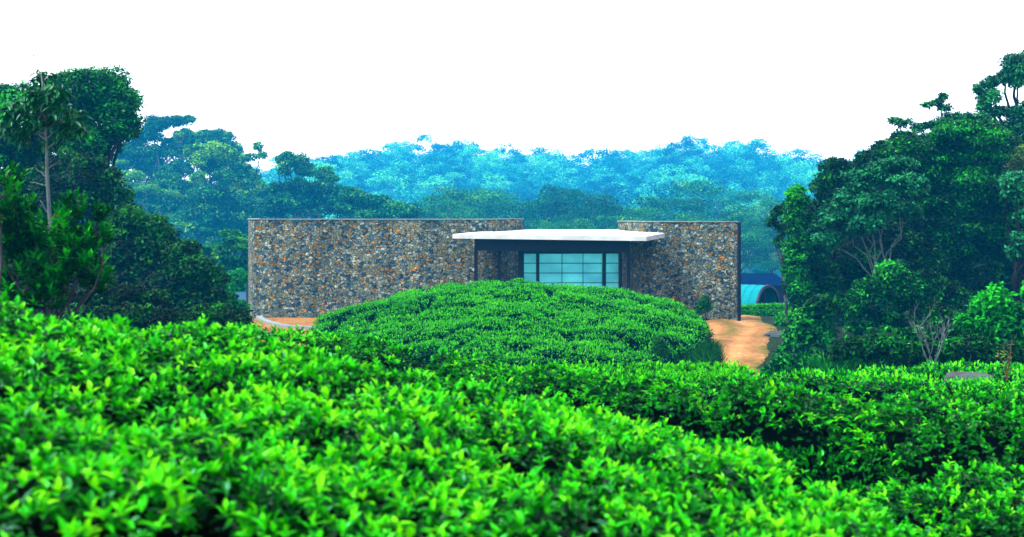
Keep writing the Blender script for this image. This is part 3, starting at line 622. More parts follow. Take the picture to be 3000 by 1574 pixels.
sh = broad_shrub('broadleaf_shrub', 'close leafy shrub with long glossy leaves at the left edge above the tea', 15.5, 40,
    [(10, 178, 16, 14), (0, 200, 26, 26), (20, 215, 24, 26), (75, 208, 14, 14), (100, 212, 10, 8), (60, 228, 22, 26), (90, 238, 18, 18), (15, 245, 28, 34), (50, 258, 26, 32), (85, 262, 20, 20), (10, 280, 30, 32), (55, 285, 30, 32), (-25, 235, 30, 30), (-30, 275, 30, 24), (35, 235, 30, 50), (70, 250, 30, 50), (95, 275, 22, 36), (40, 280, 34, 50), (5, 225, 26, 40), (105, 235, 10, 14)], 'bright_leaf', .105, 41, 6, group=GL, spread=.5)
rl = Leaves(5); c = P(57, 213, 15.3)
rl.fine(np.tile(c, (5, 1)) + rl.r.normal(size=(5, 3)) * .02, unit(rl.r.normal(size=(5, 3)) + [0, 0, -.6]), unit(rl.r.normal(size=(5, 3))), np.full(5, .06), np.full(5, .024), np.zeros(5))
o = link('red_leaf', rl.mesh('red_leaf', M['red']), sh); o['label'] = 'one withered red leaf tuft'
# slim sapling
def sapling():
    D = 21.; lv = Leaves(51); r = lv.r; mb = MB()
    tpts = [P(52, 300, D), P(51, 240, D), P(49, 205, D), P(47, 175, D), P(46.5, 145, D), P(45, 115, D), P(43, 90, D), P(41, 72, D)]
    tpts[0][2] = T(tpts[0][0], D) - .1
    mb.tube(tpts, [.036, .032, .029, .026, .023, .019, .014, .007], 9)
    for (px, py, rad, k, y0) in [(42, 78, 9, 16, 95), (30, 95, 14, 26, 115), (55, 98, 16, 30, 118), (72, 115, 12, 18, 130), (18, 112, 14, 24, 125), (10, 128, 12, 14, 135), (38, 112, 16, 30, 125), (60, 128, 12, 16, 140), (78, 128, 9, 8, 150), (28, 132, 12, 12, 140), (46, 140, 8, 6, 150)]:
        c = P(px, py, D + r.uniform(-.3, .3)); s0 = P(46, y0, D); mb.tube(wob(s0, c, 6, .04, r, .06), np.linspace(.018, .006, 6), 5); R = rad / F * D
        for _ in range(k):
            e = c + unit(r.normal(size=3)) * R * r.random() ** .4; n = 7; az = r.uniform(0, 6.3, n); el = r.normal(-.45, .35, n)
            A = unit(np.stack([np.cos(az) * np.cos(el), np.sin(az) * np.cos(el), np.sin(el)], 1)); Nn = unit(np.array([0, 0, 1.]) - A * A[:, 2:3] + r.normal(size=(n, 3)) * .2)
            Li = .15 * r.uniform(.7, 1.25, n); lv.fine(e + r.normal(size=(n, 3)) * .03, A, Nn, Li, Li * .32, np.clip(r.normal(.45, .2, n), 0, 1))
    for (a, b) in [((47, 185), (30, 182)), ((47, 178), (36, 168)), ((47, 170), (60, 160)), ((50, 215), (40, 200))]:
        mb.tube(wob(P(*a, D), P(*b, D), 5, .04, r), np.linspace(.014, .005, 5), 5)
    e = P(30, 62, D); mb.tube(wob(P(42, 76, D), e, 5, .05, r), np.linspace(.006, .003, 5), 4)
    lv.fine(np.array([e, P(33, 58, D), P(22, 64, D)]), unit(np.array([[.5, 0, .9], [.3, 0, 1], [.8, 0, .6]])), unit(np.array([[-.9, -.4, .5]] * 3)), np.array([.16, .12, .12]), .04, np.array([.3, .4, .3]))
    t = empty('sapling', tpts[0], 'slim sapling with a bare pale stem and drooping teal leaves, left', 'tree', GL)
    link('trunk', mb.mesh('stem', M['pale_bark'], True), t); link('crown', lv.mesh('sapling_leaves', M['teal_leaf']), t)
sapling()

# right wood
tree('broadleaf_tree', 'tall dark tree with a domed top, centre of the right-hand wood', 57, 950, [(955, 140, 38, 26, 0, .55), (985, 150, 34, 30, 0, .4), (925, 160, 30, 26, 0, .4), (905, 155, 24, 18, 0, .4), (960, 185, 44, 34, 0, .3), (990, 200, 36, 34, 0, .25), (940, 215, 36, 30, 0, .25), (975, 235, 40, 34, 0, .2)], 'green_leaf', L=0.143, tj=.5, seed=61, cover=2.6, group=GR, tint=.4, flat=.5, tr=.3)
tree('broadleaf_tree', 'dark tree with a brownish top on the skyline, left shoulder of the right-hand wood', 60, 880, [(892, 152, 24, 14, 0, .45), (872, 165, 22, 18, 0, .3), (905, 140, 16, 10, 0, .6), (868, 160, 14, 14, 0, .3), (915, 175, 30, 22, 0, .3)], 'dark_leaf', L=0.156, tj=.5, seed=62, cover=2.6, group=GR, tint=.5, flat=.55, tr=.25)
tree('broadleaf_tree', 'narrow dark tree with spiky top at the left of the right-hand wood', 56, 828, [(832, 172, 14, 15, 0, .4), (842, 168, 12, 10, 0, .35), (824, 188, 12, 18, 0, .5), (822, 215, 16, 20, 0, .3), (850, 172, 10, 9), (838, 190, 16, 20)], 'dark_leaf', L=0.143, tj=.5, seed=63, cover=2.6, group=GR, tr=.18)
tree('umbrella_tree', 'blue green layered tree with pale forking trunks, middle of the right-hand wood', 50, 900, [(890, 168, 30, 10, 0), (865, 180, 26, 11, 0), (905, 185, 28, 11, -.6), (845, 200, 26, 12, 0), (880, 205, 30, 12, -.8), (835, 220, 24, 12, 0), (862, 225, 24, 12, -.5), (905, 212, 20, 10, 0), (828, 240, 18, 10, 0)], 'pale_leaf', L=0.156, tj=.5, seed=64, cover=2.3, group=GR, bark='pale_bark', tr=.06, sub=.34, flat=.5, twigs=2)
tree('broadleaf_tree', 'ivy-clad columnar tree with yellow green fringe at the left edge of the right-hand wood', 54, 800, [(798, 200, 14, 15, 0, .75), (800, 222, 16, 18, 0, .45), (797, 250, 14, 20, 0, .6), (796, 280, 14, 22, 0, .6), (806, 300, 16, 20, 0, .3), (812, 255, 18, 28, .5, .2), (820, 285, 22, 28, .8, .15)], 'green_leaf', L=0.130, tj=.5, seed=65, cover=2.4, group=GR, tr=.2)
tree('twiggy_tree', 'thin twiggy dark tree leaning left in front of the hazy hill', 58, 790, [(778, 212, 8, 7), (772, 222, 7, 6), (784, 228, 9, 9), (780, 242, 8, 7), (788, 205, 6, 7), (786, 262, 7, 8)], 'dark_leaf', L=0.143, tj=.5, seed=66, cover=.8, group=GR, tr=.08, twigs=6, bark='bark')
tree('broadleaf_tree', 'deep tree, shade put into its leaf tint, filling the heart of the right-hand wood', 56, 920, [(900, 245, 36, 30, 1, .1), (860, 265, 34, 28, 1, .1), (930, 265, 36, 30, 1, .12), (970, 275, 36, 30, 1, .15), (835, 295, 24, 26, 1, .15), (1010, 270, 36, 40, 2, .1), (1000, 235, 36, 36, 2, .2), (900, 300, 40, 30, 1, .1)], 'dark_leaf', L=0.156, tj=.5, seed=67, cover=2.6, group=GR, tr=.28)
tree('broadleaf_tree', 'yellow green tree at the right picture edge, below the tall pine-like tree', 58, 1035, [(1022, 158, 16, 13, 0, .8), (1040, 170, 30, 30, 0, .6), (1030, 200, 26, 26, 0, .3), (1050, 240, 40, 40, 0, .3)], 'ochre_leaf', L=0.156, tj=.5, seed=68, cover=2.4, group=GR, tr=.25)
tree('broadleaf_tree', 'pale green cluster-leaved tree with dark stem at the right picture edge', 46, 1018, [(1014, 182, 16, 9, 0, .7), (1022, 192, 16, 9, 0, .6), (1008, 194, 10, 7, 0, .5), (1020, 240, 12, 9, 0, .6), (1014, 252, 10, 7, 0, .5), (1030, 215, 14, 12)], 'pale_leaf', L=0.130, tj=.5, seed=69, cover=2, group=GR, tr=.12, twigs=2, sub=.4, tint=.75)
tree('umbrella_tree', 'tall pine-like tree at the top right corner with rounded tufts on open limbs', 63, 1030, [(1014, 68, 17, 12, 0), (1030, 66, 20, 14, 0), (1006, 78, 10, 7, 0), (990, 82, 11, 6, 0), (979, 90, 6, 9, 0), (990, 97, 12, 10, 0, .8), (1018, 82, 9, 7, 0, .7), (1000, 112, 12, 6, 0), (984, 110, 10, 8, 0), (1016, 114, 14, 7, 0, .3), (1030, 110, 14, 12, 0), (1020, 128, 14, 8, 0), (1005, 128, 11, 8, 0), (1035, 140, 14, 12)], 'teal_leaf', L=0.169, tj=.5, seed=70, cover=2.4, group=GR, tr=.26, sub=.42, tint=.35, twigs=1)
tree('umbrella_tree', 'sparse flat-branched tree reaching out over the skyline of the right-hand wood', 62, 955, [(895, 121, 8, 4, 0), (905, 123, 8, 4, 0), (918, 128, 9, 5, 0), (930, 126, 9, 4, 0), (938, 102, 7, 3, 0), (946, 108, 8, 4, 0), (928, 105, 7, 2, 0), (943, 96, 3, 3, 0), (950, 118, 12, 5, 0), (966, 118, 14, 6, 0), (980, 122, 12, 7, 0)], 'teal_leaf', L=0.169, tj=.5, seed=71, cover=1.9, group=GR, tr=.1, sub=.45, flat=.45, tint=.35)
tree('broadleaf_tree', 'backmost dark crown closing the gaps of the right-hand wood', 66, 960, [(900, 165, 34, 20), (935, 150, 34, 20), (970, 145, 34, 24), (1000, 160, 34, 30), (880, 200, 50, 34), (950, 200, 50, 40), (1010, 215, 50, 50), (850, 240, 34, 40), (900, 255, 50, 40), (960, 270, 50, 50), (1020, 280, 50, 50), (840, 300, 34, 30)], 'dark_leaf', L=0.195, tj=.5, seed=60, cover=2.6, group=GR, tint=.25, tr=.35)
# lower bushes on the right
tree('shrub_tree', 'big-leaved green bush beside the dirt road', 46, 812, [(806, 322, 18, 14, 0, .6), (818, 308, 18, 14, 0, .35), (797, 338, 16, 14, 0, .6), (822, 335, 22, 16, 0, .6), (808, 350, 26, 12, 0, .4), (785, 355, 10, 8, 0, .5), (838, 352, 20, 12, 0, .4)], 'green_leaf', L=0.195, tj=.5, seed=72, cover=2.4, group=GR, cat='bush', tr=.08)
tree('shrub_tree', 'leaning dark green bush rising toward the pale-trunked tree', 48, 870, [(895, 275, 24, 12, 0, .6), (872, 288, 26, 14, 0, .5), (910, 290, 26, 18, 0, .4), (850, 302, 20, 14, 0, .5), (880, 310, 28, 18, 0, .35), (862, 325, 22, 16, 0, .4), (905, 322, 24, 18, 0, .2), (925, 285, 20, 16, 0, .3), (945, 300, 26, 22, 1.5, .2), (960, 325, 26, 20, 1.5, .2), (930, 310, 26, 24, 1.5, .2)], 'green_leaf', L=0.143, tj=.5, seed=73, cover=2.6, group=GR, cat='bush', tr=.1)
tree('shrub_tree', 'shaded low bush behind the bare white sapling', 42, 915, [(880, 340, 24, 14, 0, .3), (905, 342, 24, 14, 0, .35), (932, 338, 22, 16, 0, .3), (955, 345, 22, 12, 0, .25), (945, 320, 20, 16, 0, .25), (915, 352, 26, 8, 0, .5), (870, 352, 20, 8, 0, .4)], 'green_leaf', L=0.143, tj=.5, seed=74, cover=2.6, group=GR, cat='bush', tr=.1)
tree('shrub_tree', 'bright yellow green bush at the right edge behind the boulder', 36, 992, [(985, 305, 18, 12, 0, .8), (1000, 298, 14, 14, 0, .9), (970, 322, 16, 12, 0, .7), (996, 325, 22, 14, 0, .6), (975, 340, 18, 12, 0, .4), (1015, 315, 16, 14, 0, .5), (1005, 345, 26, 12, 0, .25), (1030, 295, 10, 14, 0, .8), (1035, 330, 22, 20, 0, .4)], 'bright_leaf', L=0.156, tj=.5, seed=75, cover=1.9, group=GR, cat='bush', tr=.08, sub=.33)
tree('shrub_tree', 'shaggy low bush where the dirt road meets the second tea hedge', 40, 790, [(790, 362, 20, 9, 0, .5), (815, 366, 24, 9, 0, .5), (845, 366, 24, 9, 0, .5), (770, 371, 9, 5, 0, .6), (870, 364, 22, 8, 0, .5)], 'green_leaf', L=0.143, tj=.5, seed=76, cover=2.4, group=GR, cat='bush', tr=.06)
for i, (px, py, rr, D, lb) in enumerate([(659, 345, 9, 47.2, 'small dark upright shrub sprouting from the front of the tea mound'), (704, 302, 7, 58, 'little dark shrub on the right shoulder of the tea mound')]):
    tree('shrub', lb, D, px, [(px, py, rr, rr * 1.1, 0), (px - rr * .5, py + rr, rr * .8, rr * .8, 0), (px + rr * .6, py + rr * .8, rr * .7, rr * .8, 0)], 'dark_leaf', L=.09, seed=80 + i, cover=1.5, cat='bush', tr=.04, tint=.7, group='shrubs on the tea mound')
tree('shrub_tree', 'low dark undergrowth behind the back right tea hedge', 33, 930, [(x_, 356 - (x_ % 9), 22, 13, 0, .2 + .3 * ((x_ // 22) % 3 == 1)) for x_ in range(850, 1050, 20)], 'green_leaf', L=.11, tj=.5, seed=78, cover=2.6, group=GR, cat='bush', tr=.05)
# bare white tree
def bare():
    r = np.random.default_rng(77); D = 31.5; mb = MB()
    def br(a, d, ln, rad, lev):
        p = [a]; dd = d
        for i in range(5): dd = unit(dd + r.normal(size=3) * .1 + [0, 0, .07]); p.append(p[-1] + dd * ln / 5)
        mb.tube(p, np.linspace(rad, rad * .5, 6), 5)
        if lev < 4:
            for k in range(3 if lev < 2 else 2):
                q = p[r.integers(2, 6)]; br(q, unit(dd + r.normal(size=3) * [.42, .35, .15] + [0, 0, .2]), ln * .62, rad * .58, lev + 1)
    b = P(935, 356, D); b[2] = T(b[0], D) - .1; br(b, np.array([-.03, 0, 1.]), 1.3, .03, 0); br(b + [0, 0, .9], np.array([-.45, 0, 1.]), .7, .022, 1); br(b + [0, 0, 1.0], np.array([.35, 0, 1.]), .7, .022, 1)
    t = empty('bare_tree', b, 'small leafless white-stemmed tree in front of the right-hand bushes', 'tree', GR)
    link('trunk', mb.mesh('bare_trunk', M['pale_bark'], True), t)
bare()
# long grass
def grass(label, spots, seed, D, h, mat='bright_leaf'):
    lv = Leaves(seed); r = lv.r; b0 = None
    for (px, py, w, n, *dd) in spots:
        D = dd[0] if dd else D; c = P(px, py, D)
        if b0 is None: b0 = c.copy()
        C = c + r.normal(size=(n, 3)) * [w / F * D * .5, .5, .05]; C[:, 2] -= .1; C[:, 1] += r.uniform(-1, 1, n) * (1.0 if dd else .0)
        A = unit(r.normal(size=(n, 3)) * [.55, .4, .1] + [0, 0, 1]); Ls = h * r.uniform(.5, 1.2, n); nn = unit(r.normal(size=(n, 3)) * [1, 1, .2])
        lv.fine(C, A, nn, Ls, .03, np.clip(r.normal(.6, .2, n), 0, 1))
    tag(link('long_grass', lv.mesh('long_grass', M[mat]), loc=(0, 0, 0)), label, 'grass', None, 'stuff')
grass('long rough grass at the foot of the right-hand bushes', [(845, 364, 18, 500), (860, 356, 12, 350), (826, 369, 14, 260)], 90, 34.5, .4, 'green_leaf')
grass('green verge grass along the outer edge of the dirt road', [((np.interp(d_, RB[:, 0], RB[:, 1]) + .1) / d_ * F + 512, HZ + CAMZ * F / d_, 6, 130, d_) for d_ in (44, 46, 48, 50, 52, 54, 56, 58, 60, 62, 64)], 92, 50, .28, 'green_leaf')
grass('dark grass standing in for the dark cut bank at the foot of the tea mound by the dirt road', [(712, 352, 5, 500), (706, 357, 6, 600), (700, 364, 9, 700), (686, 368, 12, 700), (715, 362, 5, 250)], 91, 49, .5, 'dark_leaf')  # dark blades added to suggest the dark bank under the mound
# rocks
def rock(name, label, c, R, seed, mat='rock'):
    r = np.random.default_rng(seed); n, m = 20, 12; V = []; Fc = []
    for i in range(m + 1):
        for j in range(n):
            a, b = PI * i / m, 2 * PI * j / n; u = np.array([math.sin(a) * math.cos(b), math.sin(a) * math.sin(b), math.cos(a)])
            k = 1 + .35 * (vnoise(u[0] * 2 + 9, u[1] * 2 + u[2] * 2 + 4, seed) - .5) + .2 * (vnoise(u[0] * 5 + 3, u[1] * 5 + u[2] * 4, seed + 1) - .5)
            V.append(np.sign(u) * np.abs(u) ** .75 * k * R)
    for i in range(m):
        for j in range(n): Fc.append((i * n + j, (i + 1) * n + j, (i + 1) * n + (j + 1) % n, i * n + (j + 1) % n))
    o = link(name, MB().add(V, Fc).mesh(name, M[mat]), loc=tuple(c)); tag(o, label, 'rock'); return o
c = P(970, 377, 22.6); rock('boulder', 'flat grey boulder lying between tea rows at the right', (c[0], c[1], c[2] - .03), np.array([.36, .3, .10]), 3)
c = P(779, 340, 61); rock('boulder', 'low grey rock slab beside the bend of the dirt road', (c[0] + .3, c[1], .05), np.array([.9, .7, .3]), 4)
# dead twigs
def stems(label, D, base, tips, seed):
    r = np.random.default_rng(seed); mb = MB(); b = P(*base, D); b[2] = T(b[0], D) if D > 30 else b[2]
    for tp in tips: mb.tube(wob(b + r.normal(size=3) * .03, P(*tp, D), 7, .03, r), np.linspace(.012, .004, 7), 5)
    t = empty('weed', b, label, 'weed'); link('stem', mb.mesh('weed_stem', M['dry'], True), t)
    lv = Leaves(seed); n = 40; k = r.integers(0, len(tips), n); tt = r.uniform(.3, 1, n)[:, None]
    C = b + (np.array([P(*q, D) for q in tips])[k] - b) * tt; lv.fine(C, unit(r.normal(size=(n, 3)) + [0, 0, .5]), unit(r.normal(size=(n, 3))), r.uniform(.04, .08, n), .02, r.random(n))
    link('leaves', lv.mesh('weed_leaves', M['ochre_leaf']), t)
stems('reddish dry weed standing above the tea near the right edge', 19, (1008, 392), [(1004, 345), (1012, 340), (998, 350), (1008, 352)], 6)

# hazy trees behind
def umbrella(rng_seed, H, W, npad, leaf, nleaf, fork=.38, zspread=.4, bark='bark', tint=.5, flat=.34, tr=None, padr=.2):
    lv = Leaves(rng_seed); r = lv.r; mb = MB(); tr = tr or H * .018
    fk = np.array([r.normal() * .03 * W, r.normal() * .03 * W, H * fork]); mb.tube(wob((0, 0, -1), fk, 6, .02, r), np.linspace(tr, tr * .75, 6), 8)
    cs = []; Rs = []
    mains = [fk + np.array([math.cos(a) * W * .16, math.sin(a) * W * .16, H * r.uniform(.16, .28)]) for a in np.arange(4) * 1.57 + r.random() * 3]
    for m in mains: mb.tube(wob(fk, m, 5, .05, r), np.linspace(tr * .6, tr * .4, 5), 6)
    for i in range(npad):
        a = i * 2.4 + r.normal() * .3; rr = W / 2 * math.sqrt((i + .3) / npad) * .86
        z = H * (.95 - zspread * .5 * (rr / (W / 2)) ** 2 - r.random() ** 2 * zspread * .75)
        c = np.array([math.cos(a) * rr, math.sin(a) * rr, z]); R = W * padr * r.uniform(.7, 1.25)
        cs.append(c); Rs.append([R, R, R * flat]); m = min(mains, key=lambda q: np.linalg.norm((q - c)[:2]))
        mb.tube(wob(m, c, 6, .06, r, .03), np.linspace(tr * .36, tr * .1, 6), 5)
    # every pad is broken into small tufts
    for c, R in zip(cs, Rs):
        R = np.array(R); k = 9; u = unit(r.normal(size=(k, 3)) * [1, 1, .8] + [0, 0, .25])
        lv.shell(c + u * R * r.uniform(.3, .8, (k, 1)), R * r.uniform(.28, .5, (k, 1)) * [1, 1, 1.25], max(8, int(nleaf / npad / k)), leaf, tint, up=.5, tj=.3)
    return mb, lv
def place_umb(label, px, ytop, D, wpx, npad=9, seed=0, nleaf=5000, leaf=.3, group=GM, name='umbrella_tree', **kw):
    D = D * KF if D > 100 else D + 12
    x = (px - 512) / F * D; g = float(T(x, D)); H = zpy(ytop, D) - g
    mb, lv = umbrella(seed, H, wpx / F * D, npad, leaf, nleaf, **kw)
    t = empty(name, (x, D, g), label, 'tree', group)
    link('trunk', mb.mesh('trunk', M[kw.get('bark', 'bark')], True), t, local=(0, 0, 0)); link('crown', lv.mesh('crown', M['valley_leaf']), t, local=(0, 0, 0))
    return t
hz = [
 ('hazy tree half hidden by the big round crown at the left', 120, 150, 125, 60, 9, 104, dict(zspread=.7)),
 ('spreading hazy tree with forked pale limbs above the dark bushes', 150, 178, 110, 80, 10, 105, dict(zspread=.6, bark='pale_bark')),
 ('small low crown fading toward the valley behind the curved wall', 398, 201, 122, 60, 9, 110, dict(zspread=.5)),
 ('dark hazy tree behind the left end of the stone wall', 262, 190, 112, 60, 10, 111, dict(zspread=.7)),
 ('tree with bright flat pads low behind the curved wall top', 300, 196, 108, 60, 9, 112, dict(zspread=.5, tint=.75)),
 ('dense blue green tree low beneath the yellow green umbrella crown', 196, 205, 104, 70, 10, 113, dict(zspread=.8, bark='pale_bark')),
 ('dark valley tree low beside the left end of the stone wall', 232, 228, 100, 60, 10, 114, dict(zspread=.8)),
 ('shaded low tree just above the stepped dark bushes', 178, 240, 98, 56, 10, 115, dict(zspread=.9)),
 ('lowest hazy tree beside the stone wall, above the shed roof', 230, 252, 96, 50, 10, 116, dict(zspread=.9, tint=.6)),
 ('low tree with a bluish crown right behind the curved wall', 340, 208, 104, 60, 9, 117, dict(zspread=.5, tint=.6)),
 ('faint tree on the slope between the sky gap and the lone open crown', 270, 180, 140, 50, 8, 118, dict(zspread=.6)),
]
for lb, px, yt, D, w, npd, sd, kw in hz: place_umb(lb, px, yt, D, w, npd + 7, sd, nleaf=13000, leaf=.34, **kw)
HK = dict(mat='valley_leaf', tj=.5, L=.48, cover=2.8, group=GM, flat=.62, sub=.4, up=.4, grow=(1.2, 1.5))
tree('umbrella_tree', 'tallest flat-topped tree behind the left trees, its crown trailing to a point', 290, 155, [(160, 124, 17, 6, 0), (175, 122, 10, 4, 2), (188, 120, 8, 2.5, 0), (152, 134, 13, 5, 0), (140, 140, 12, 6, 0), (128, 152, 15, 7, 0), (160, 155, 16, 7, 0), (145, 160, 18, 8, 3), (122, 166, 12, 9, 0), (168, 146, 8, 6), (152, 170, 16, 8), (170, 176, 14, 7), (182, 168, 12, 7)], seed=401, bark='pale_bark', tr=.5, tint=.4, **HK)
tree('umbrella_tree', 'blue umbrella tree just right of the tallest flat-topped one', 300, 190, [(185, 138, 12, 8), (207, 139, 11, 7), (221, 140, 12, 8), (198, 146, 14, 6), (232, 150, 9, 8), (180, 150, 10, 7)], seed=402, tr=.6, tint=.25, **HK)
tree('umbrella_tree', 'yellow green crowned umbrella tree with a stout dark trunk', 250, 214, [(196, 153, 14, 7, 0, .85), (216, 152, 16, 7, 0, .9), (228, 156, 10, 8, 0, .75), (208, 163, 18, 8, 0, .35), (228, 168, 12, 9, 0, .3), (198, 178, 8, 5, -2, .8), (222, 180, 14, 6, -2, .4), (243, 181, 12, 7, 0, .4), (240, 172, 9, 8, 0, .3)], seed=403, tr=.75, bark='dark_bark', tint=.5, **HK)
tree('umbrella_tree', 'hazy tree with a side branch reaching right at the sky gap', 270, 236, [(240, 160, 8, 4), (250, 158, 7, 3), (262, 156, 5, 2.5), (258, 147, 4, 4), (250, 176, 9, 6), (258, 190, 13, 8), (240, 195, 14, 9), (272, 194, 12, 7)], seed=404, tr=.4, tint=.35, **HK)
tree('umbrella_tree', 'dark hazy mass of a tree under the sky holes, left of the stout trunk', 255, 165, [(165, 185, 16, 9), (182, 192, 14, 9), (150, 196, 18, 10), (132, 180, 12, 7, 0, .7), (170, 206, 20, 10), (140, 212, 20, 10), (195, 210, 16, 9)], seed=405, tr=.5, bark='pale_bark', tint=.3, **HK)
tree('umbrella_tree', 'lone open-crowned tree standing up above the left wall', 235, 292, [(287, 161, 9, 7), (298, 164, 10, 7), (284, 172, 6, 4), (307, 171, 9, 5), (322, 174, 11, 5), (330, 179, 7, 4), (278, 160, 3, 2)], seed=406, tr=.35, tint=.2, **HK)
tree('umbrella_tree', 'hazy tree stepping down right of the lone open-crowned one', 225, 322, [(282, 190, 13, 7), (298, 186, 12, 6), (318, 190, 14, 7), (332, 194, 13, 8), (304, 200, 18, 9), (280, 206, 18, 10), (340, 206, 16, 9)], seed=407, tr=.35, bark='pale_bark', tint=.35, **HK)
tree('umbrella_tree', 'wide low crown behind the middle of the curved wall', 215, 366, [(352, 194, 11, 5, 0, .6), (362, 198, 10, 5, 0, .7), (378, 203, 14, 5, 0, .5), (352, 208, 14, 7), (392, 210, 16, 6, 0, .8), (370, 214, 16, 6, 0, .8), (412, 213, 10, 5, 0, .7)], seed=408, tr=.35, tint=.45, **HK)
tree('umbrella_tree', 'dark blue tree mass low beside the left end of the stone wall', 240, 215, [(210, 200, 22, 12), (232, 210, 22, 12), (205, 222, 22, 12), (236, 232, 20, 14), (215, 245, 22, 14), (240, 255, 16, 14), (190, 235, 20, 14), (180, 255, 24, 16), (215, 268, 24, 14), (240, 275, 14, 10)], seed=409, tr=.5, bark='pale_bark', tint=.3, **HK)
# valley trees just behind the building: copies of five trees
def copy_tree(t, loc, sc, rz, label):
    c = t.copy(); COL.objects.link(c); c.location = loc; c.scale = (sc, sc, sc); c.rotation_euler = (0, 0, rz); c['label'] = label
    for ch in t.children:
        k = ch.copy(); COL.objects.link(k); k.parent = c
    return c
protos = []
for i in range(5):
    mb, lv = umbrella(200 + i, 15, 15, 20, .28, 14000, zspread=.5, tint=.55, padr=.19, fork=.4)
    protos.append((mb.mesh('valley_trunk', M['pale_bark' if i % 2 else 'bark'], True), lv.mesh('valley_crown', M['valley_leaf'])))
vr = np.random.default_rng(9); GV = 'hazy valley trees behind the building'
vt = []
for row, (D, step, y0) in enumerate([(165, 46, 220), (188, 40, 207), (215, 36, 196), (168, 40, 262), (150, 44, 282)]):
    px = 405 if row < 3 else 752
    while px < (812 if row < 3 else 800):
        vt.append((px + vr.normal() * 5, (D + vr.normal() * 6) * (1.35 if row < 3 else 1.3) + (vr.random() < .3) * 60, y0 + vr.normal() * 9 + (6 if 560 < px < 700 and row == 0 else 0))); px += step * vr.uniform(.8, 1.2)
side = lambda px: ('above the curved wall' if px < 520 else 'above the white roof slab' if px < 620 else 'above the right-hand wall' if px < 738 else 'right of the stone wall end')
words = {}
ordn = ['first', 'second', 'third', 'fourth', 'fifth', 'sixth', 'seventh', 'eighth', 'ninth', 'tenth', 'eleventh', 'twelfth']
vt.sort(key=lambda q: q[0])
protob = {}
for i, (px, D, yt) in enumerate(vt):
    x = (px - 512) / F * D; g = float(T(x, D)); H = zpy(yt, D) - g; s_ = side(px); words[s_] = words.get(s_, 0) + 1
    lb = ('near' if D < 240 else 'middle' if D < 290 else 'rear') + ' rank valley tree, %s from the left of those %s' % (ordn[words[s_] - 1], s_)
    k = i % 5
    if k not in protob:
        t = empty('valley_tree', (x, D, g), lb, 'tree', GV); protob[k] = t
        link('trunk', protos[k][0], t, local=(0, 0, 0)); link('crown', protos[k][1], t, local=(0, 0, 0))
        t.scale = (H / 15,) * 3; t.rotation_euler = (0, 0, i * 1.7)
    else: copy_tree(protob[k], (x, D, g), H / 15, i * 1.7, lb)
# the hill forest
def forest():
    tm = []
    for i in range(7):
        _, lv = umbrella(300 + i, 14.5, 11.5, 8, .5, 2500, zspread=.7, tint=.5, padr=.27, flat=.5)
        tm.append((np.concatenate(lv.V), np.concatenate(lv.T)))
    r = np.random.default_rng(17); V = []; Tn = []; n = 0
    y = 205. * KF
    while y < 425 * KF:
        half = .40 * y + 25; x = -half + r.uniform(0, 6)
        while x < half:
            if -.36 < x / y < .27 or y > 330 * KF:
                v, tn = tm[r.integers(7)]; a = r.uniform(0, 6.3); s_ = r.uniform(.65, 1.2) * KF * .9; ca, sa = math.cos(a) * s_, math.sin(a) * s_
                yy = y + r.normal() * 3; xx = x + r.normal() * 1.5
                w = np.stack([v[:, 0] * ca - v[:, 1] * sa + xx, v[:, 0] * sa + v[:, 1] * ca + yy, v[:, 2] * s_ + float(T(xx, yy)) + r.uniform(-5, 4)], 1)
                V.append(w); Tn.append(np.clip(tn + r.normal() * .3, 0, 1)); n += 1
            x += r.uniform(5, 8.5) * KF * .88
        y += 8 * KF * .85
    V = np.concatenate(V); Tn = np.concatenate(Tn); q = len(V) // 4
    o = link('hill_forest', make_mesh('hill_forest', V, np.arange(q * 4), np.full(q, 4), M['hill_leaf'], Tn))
    tag(o, 'hazy forest covering the far hill', 'forest', None, 'stuff'); print('forest', n, q)
forest()

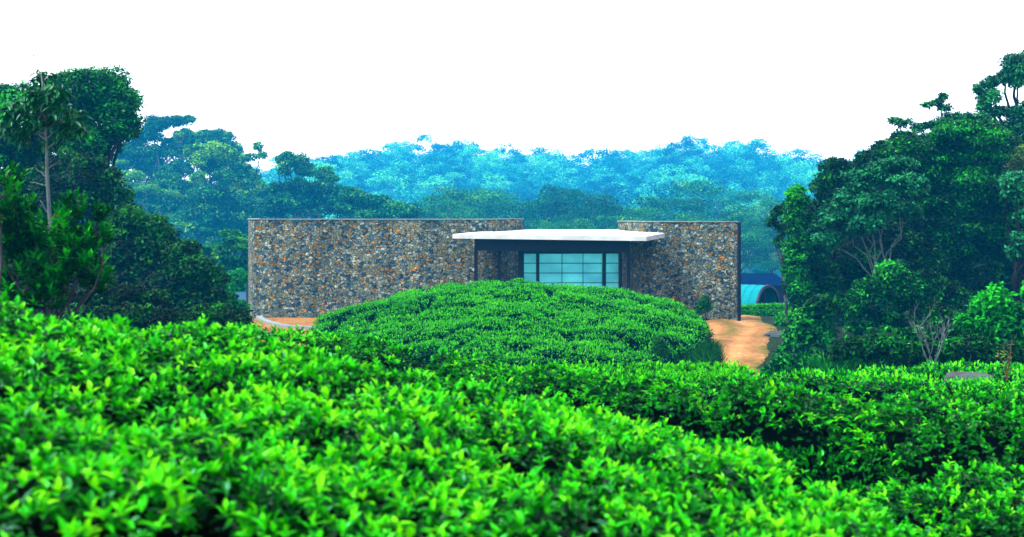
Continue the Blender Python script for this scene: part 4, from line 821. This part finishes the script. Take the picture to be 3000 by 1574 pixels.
# ------------------------------------------------------------------ haze
m, nt, N, K = newmat('haze_air')
pv = N.new('ShaderNodeVolumePrincipled'); pv.inputs['Color'].default_value = (.012, .43, 1, 1); pv.inputs['Density'].default_value = .00055; pv.inputs['Anisotropy'].default_value = 0
o = N.new('ShaderNodeOutputMaterial'); K.new(pv.outputs[0], o.inputs['Volume'])
HZo = link('haze', MB().box(-620, 620, -25, 1080, -75, 98).mesh('haze', m)); tag(HZo, kind='stuff', label='blue haze filling the valley air', cat='haze')

# ------------------------------------------------------------------ light
w = bpy.data.worlds.new('World'); S.world = w; w.use_nodes = True; nt = w.node_tree; N = nt.nodes; K = nt.links
for n in list(N): N.remove(n)
sky = N.new('ShaderNodeTexSky'); sky.sky_type = 'NISHITA'; sky.sun_disc = False
EL, AZ = math.radians(58), math.radians(-115)       # sun high on the left, a little behind the camera
sky.sun_elevation = EL; sky.sun_rotation = AZ; sky.dust_density = .7; sky.air_density = 1.6
hs = N.new('ShaderNodeHueSaturation'); hs.inputs['Saturation'].default_value = .05; K.new(sky.outputs[0], hs.inputs['Color'])
bg = N.new('ShaderNodeBackground'); bg.inputs['Strength'].default_value = .1; K.new(hs.outputs[0], bg.inputs['Color'])
wo = N.new('ShaderNodeOutputWorld'); K.new(bg.outputs[0], wo.inputs[0])
sd = bpy.data.lights.new('sun', 'SUN'); sd.energy = 1.5; sd.angle = math.radians(12); sd.color = (1, .96, .88)
so = bpy.data.objects.new('sun', sd); COL.objects.link(so)
from mathutils import Vector
dv = Vector((math.sin(AZ) * math.cos(EL), math.cos(AZ) * math.cos(EL), math.sin(EL))); so.rotation_euler = dv.to_track_quat('Z', 'Y').to_euler(); so.location = (0, 0, 80)

cam = bpy.data.cameras.new('camera'); co = bpy.data.objects.new('camera', cam); COL.objects.link(co); S.camera = co
co.location = (0, 0, CAMZ); co.rotation_euler = (PI / 2, 0, 0)
cam.sensor_width = 36; cam.lens = F / 1024 * 36; cam.shift_y = -(268.5 - HZ) / 1024; cam.clip_end = 4000; cam.clip_start = .05
cam.dof.use_dof = True; cam.dof.focus_distance = 60; cam.dof.aperture_fstop = 3.3
S.view_settings.view_transform = 'Standard'; S.view_settings.look = 'None'; S.view_settings.exposure = 2.55; S.view_settings.gamma = 1
c = S.cycles
c.max_bounces = 5; c.diffuse_bounces = 3; c.glossy_bounces = 2; c.transmission_bounces = 3; c.volume_bounces = 0; c.transparent_max_bounces = 6
c.use_denoising = True; c.sample_clamp_indirect = 4
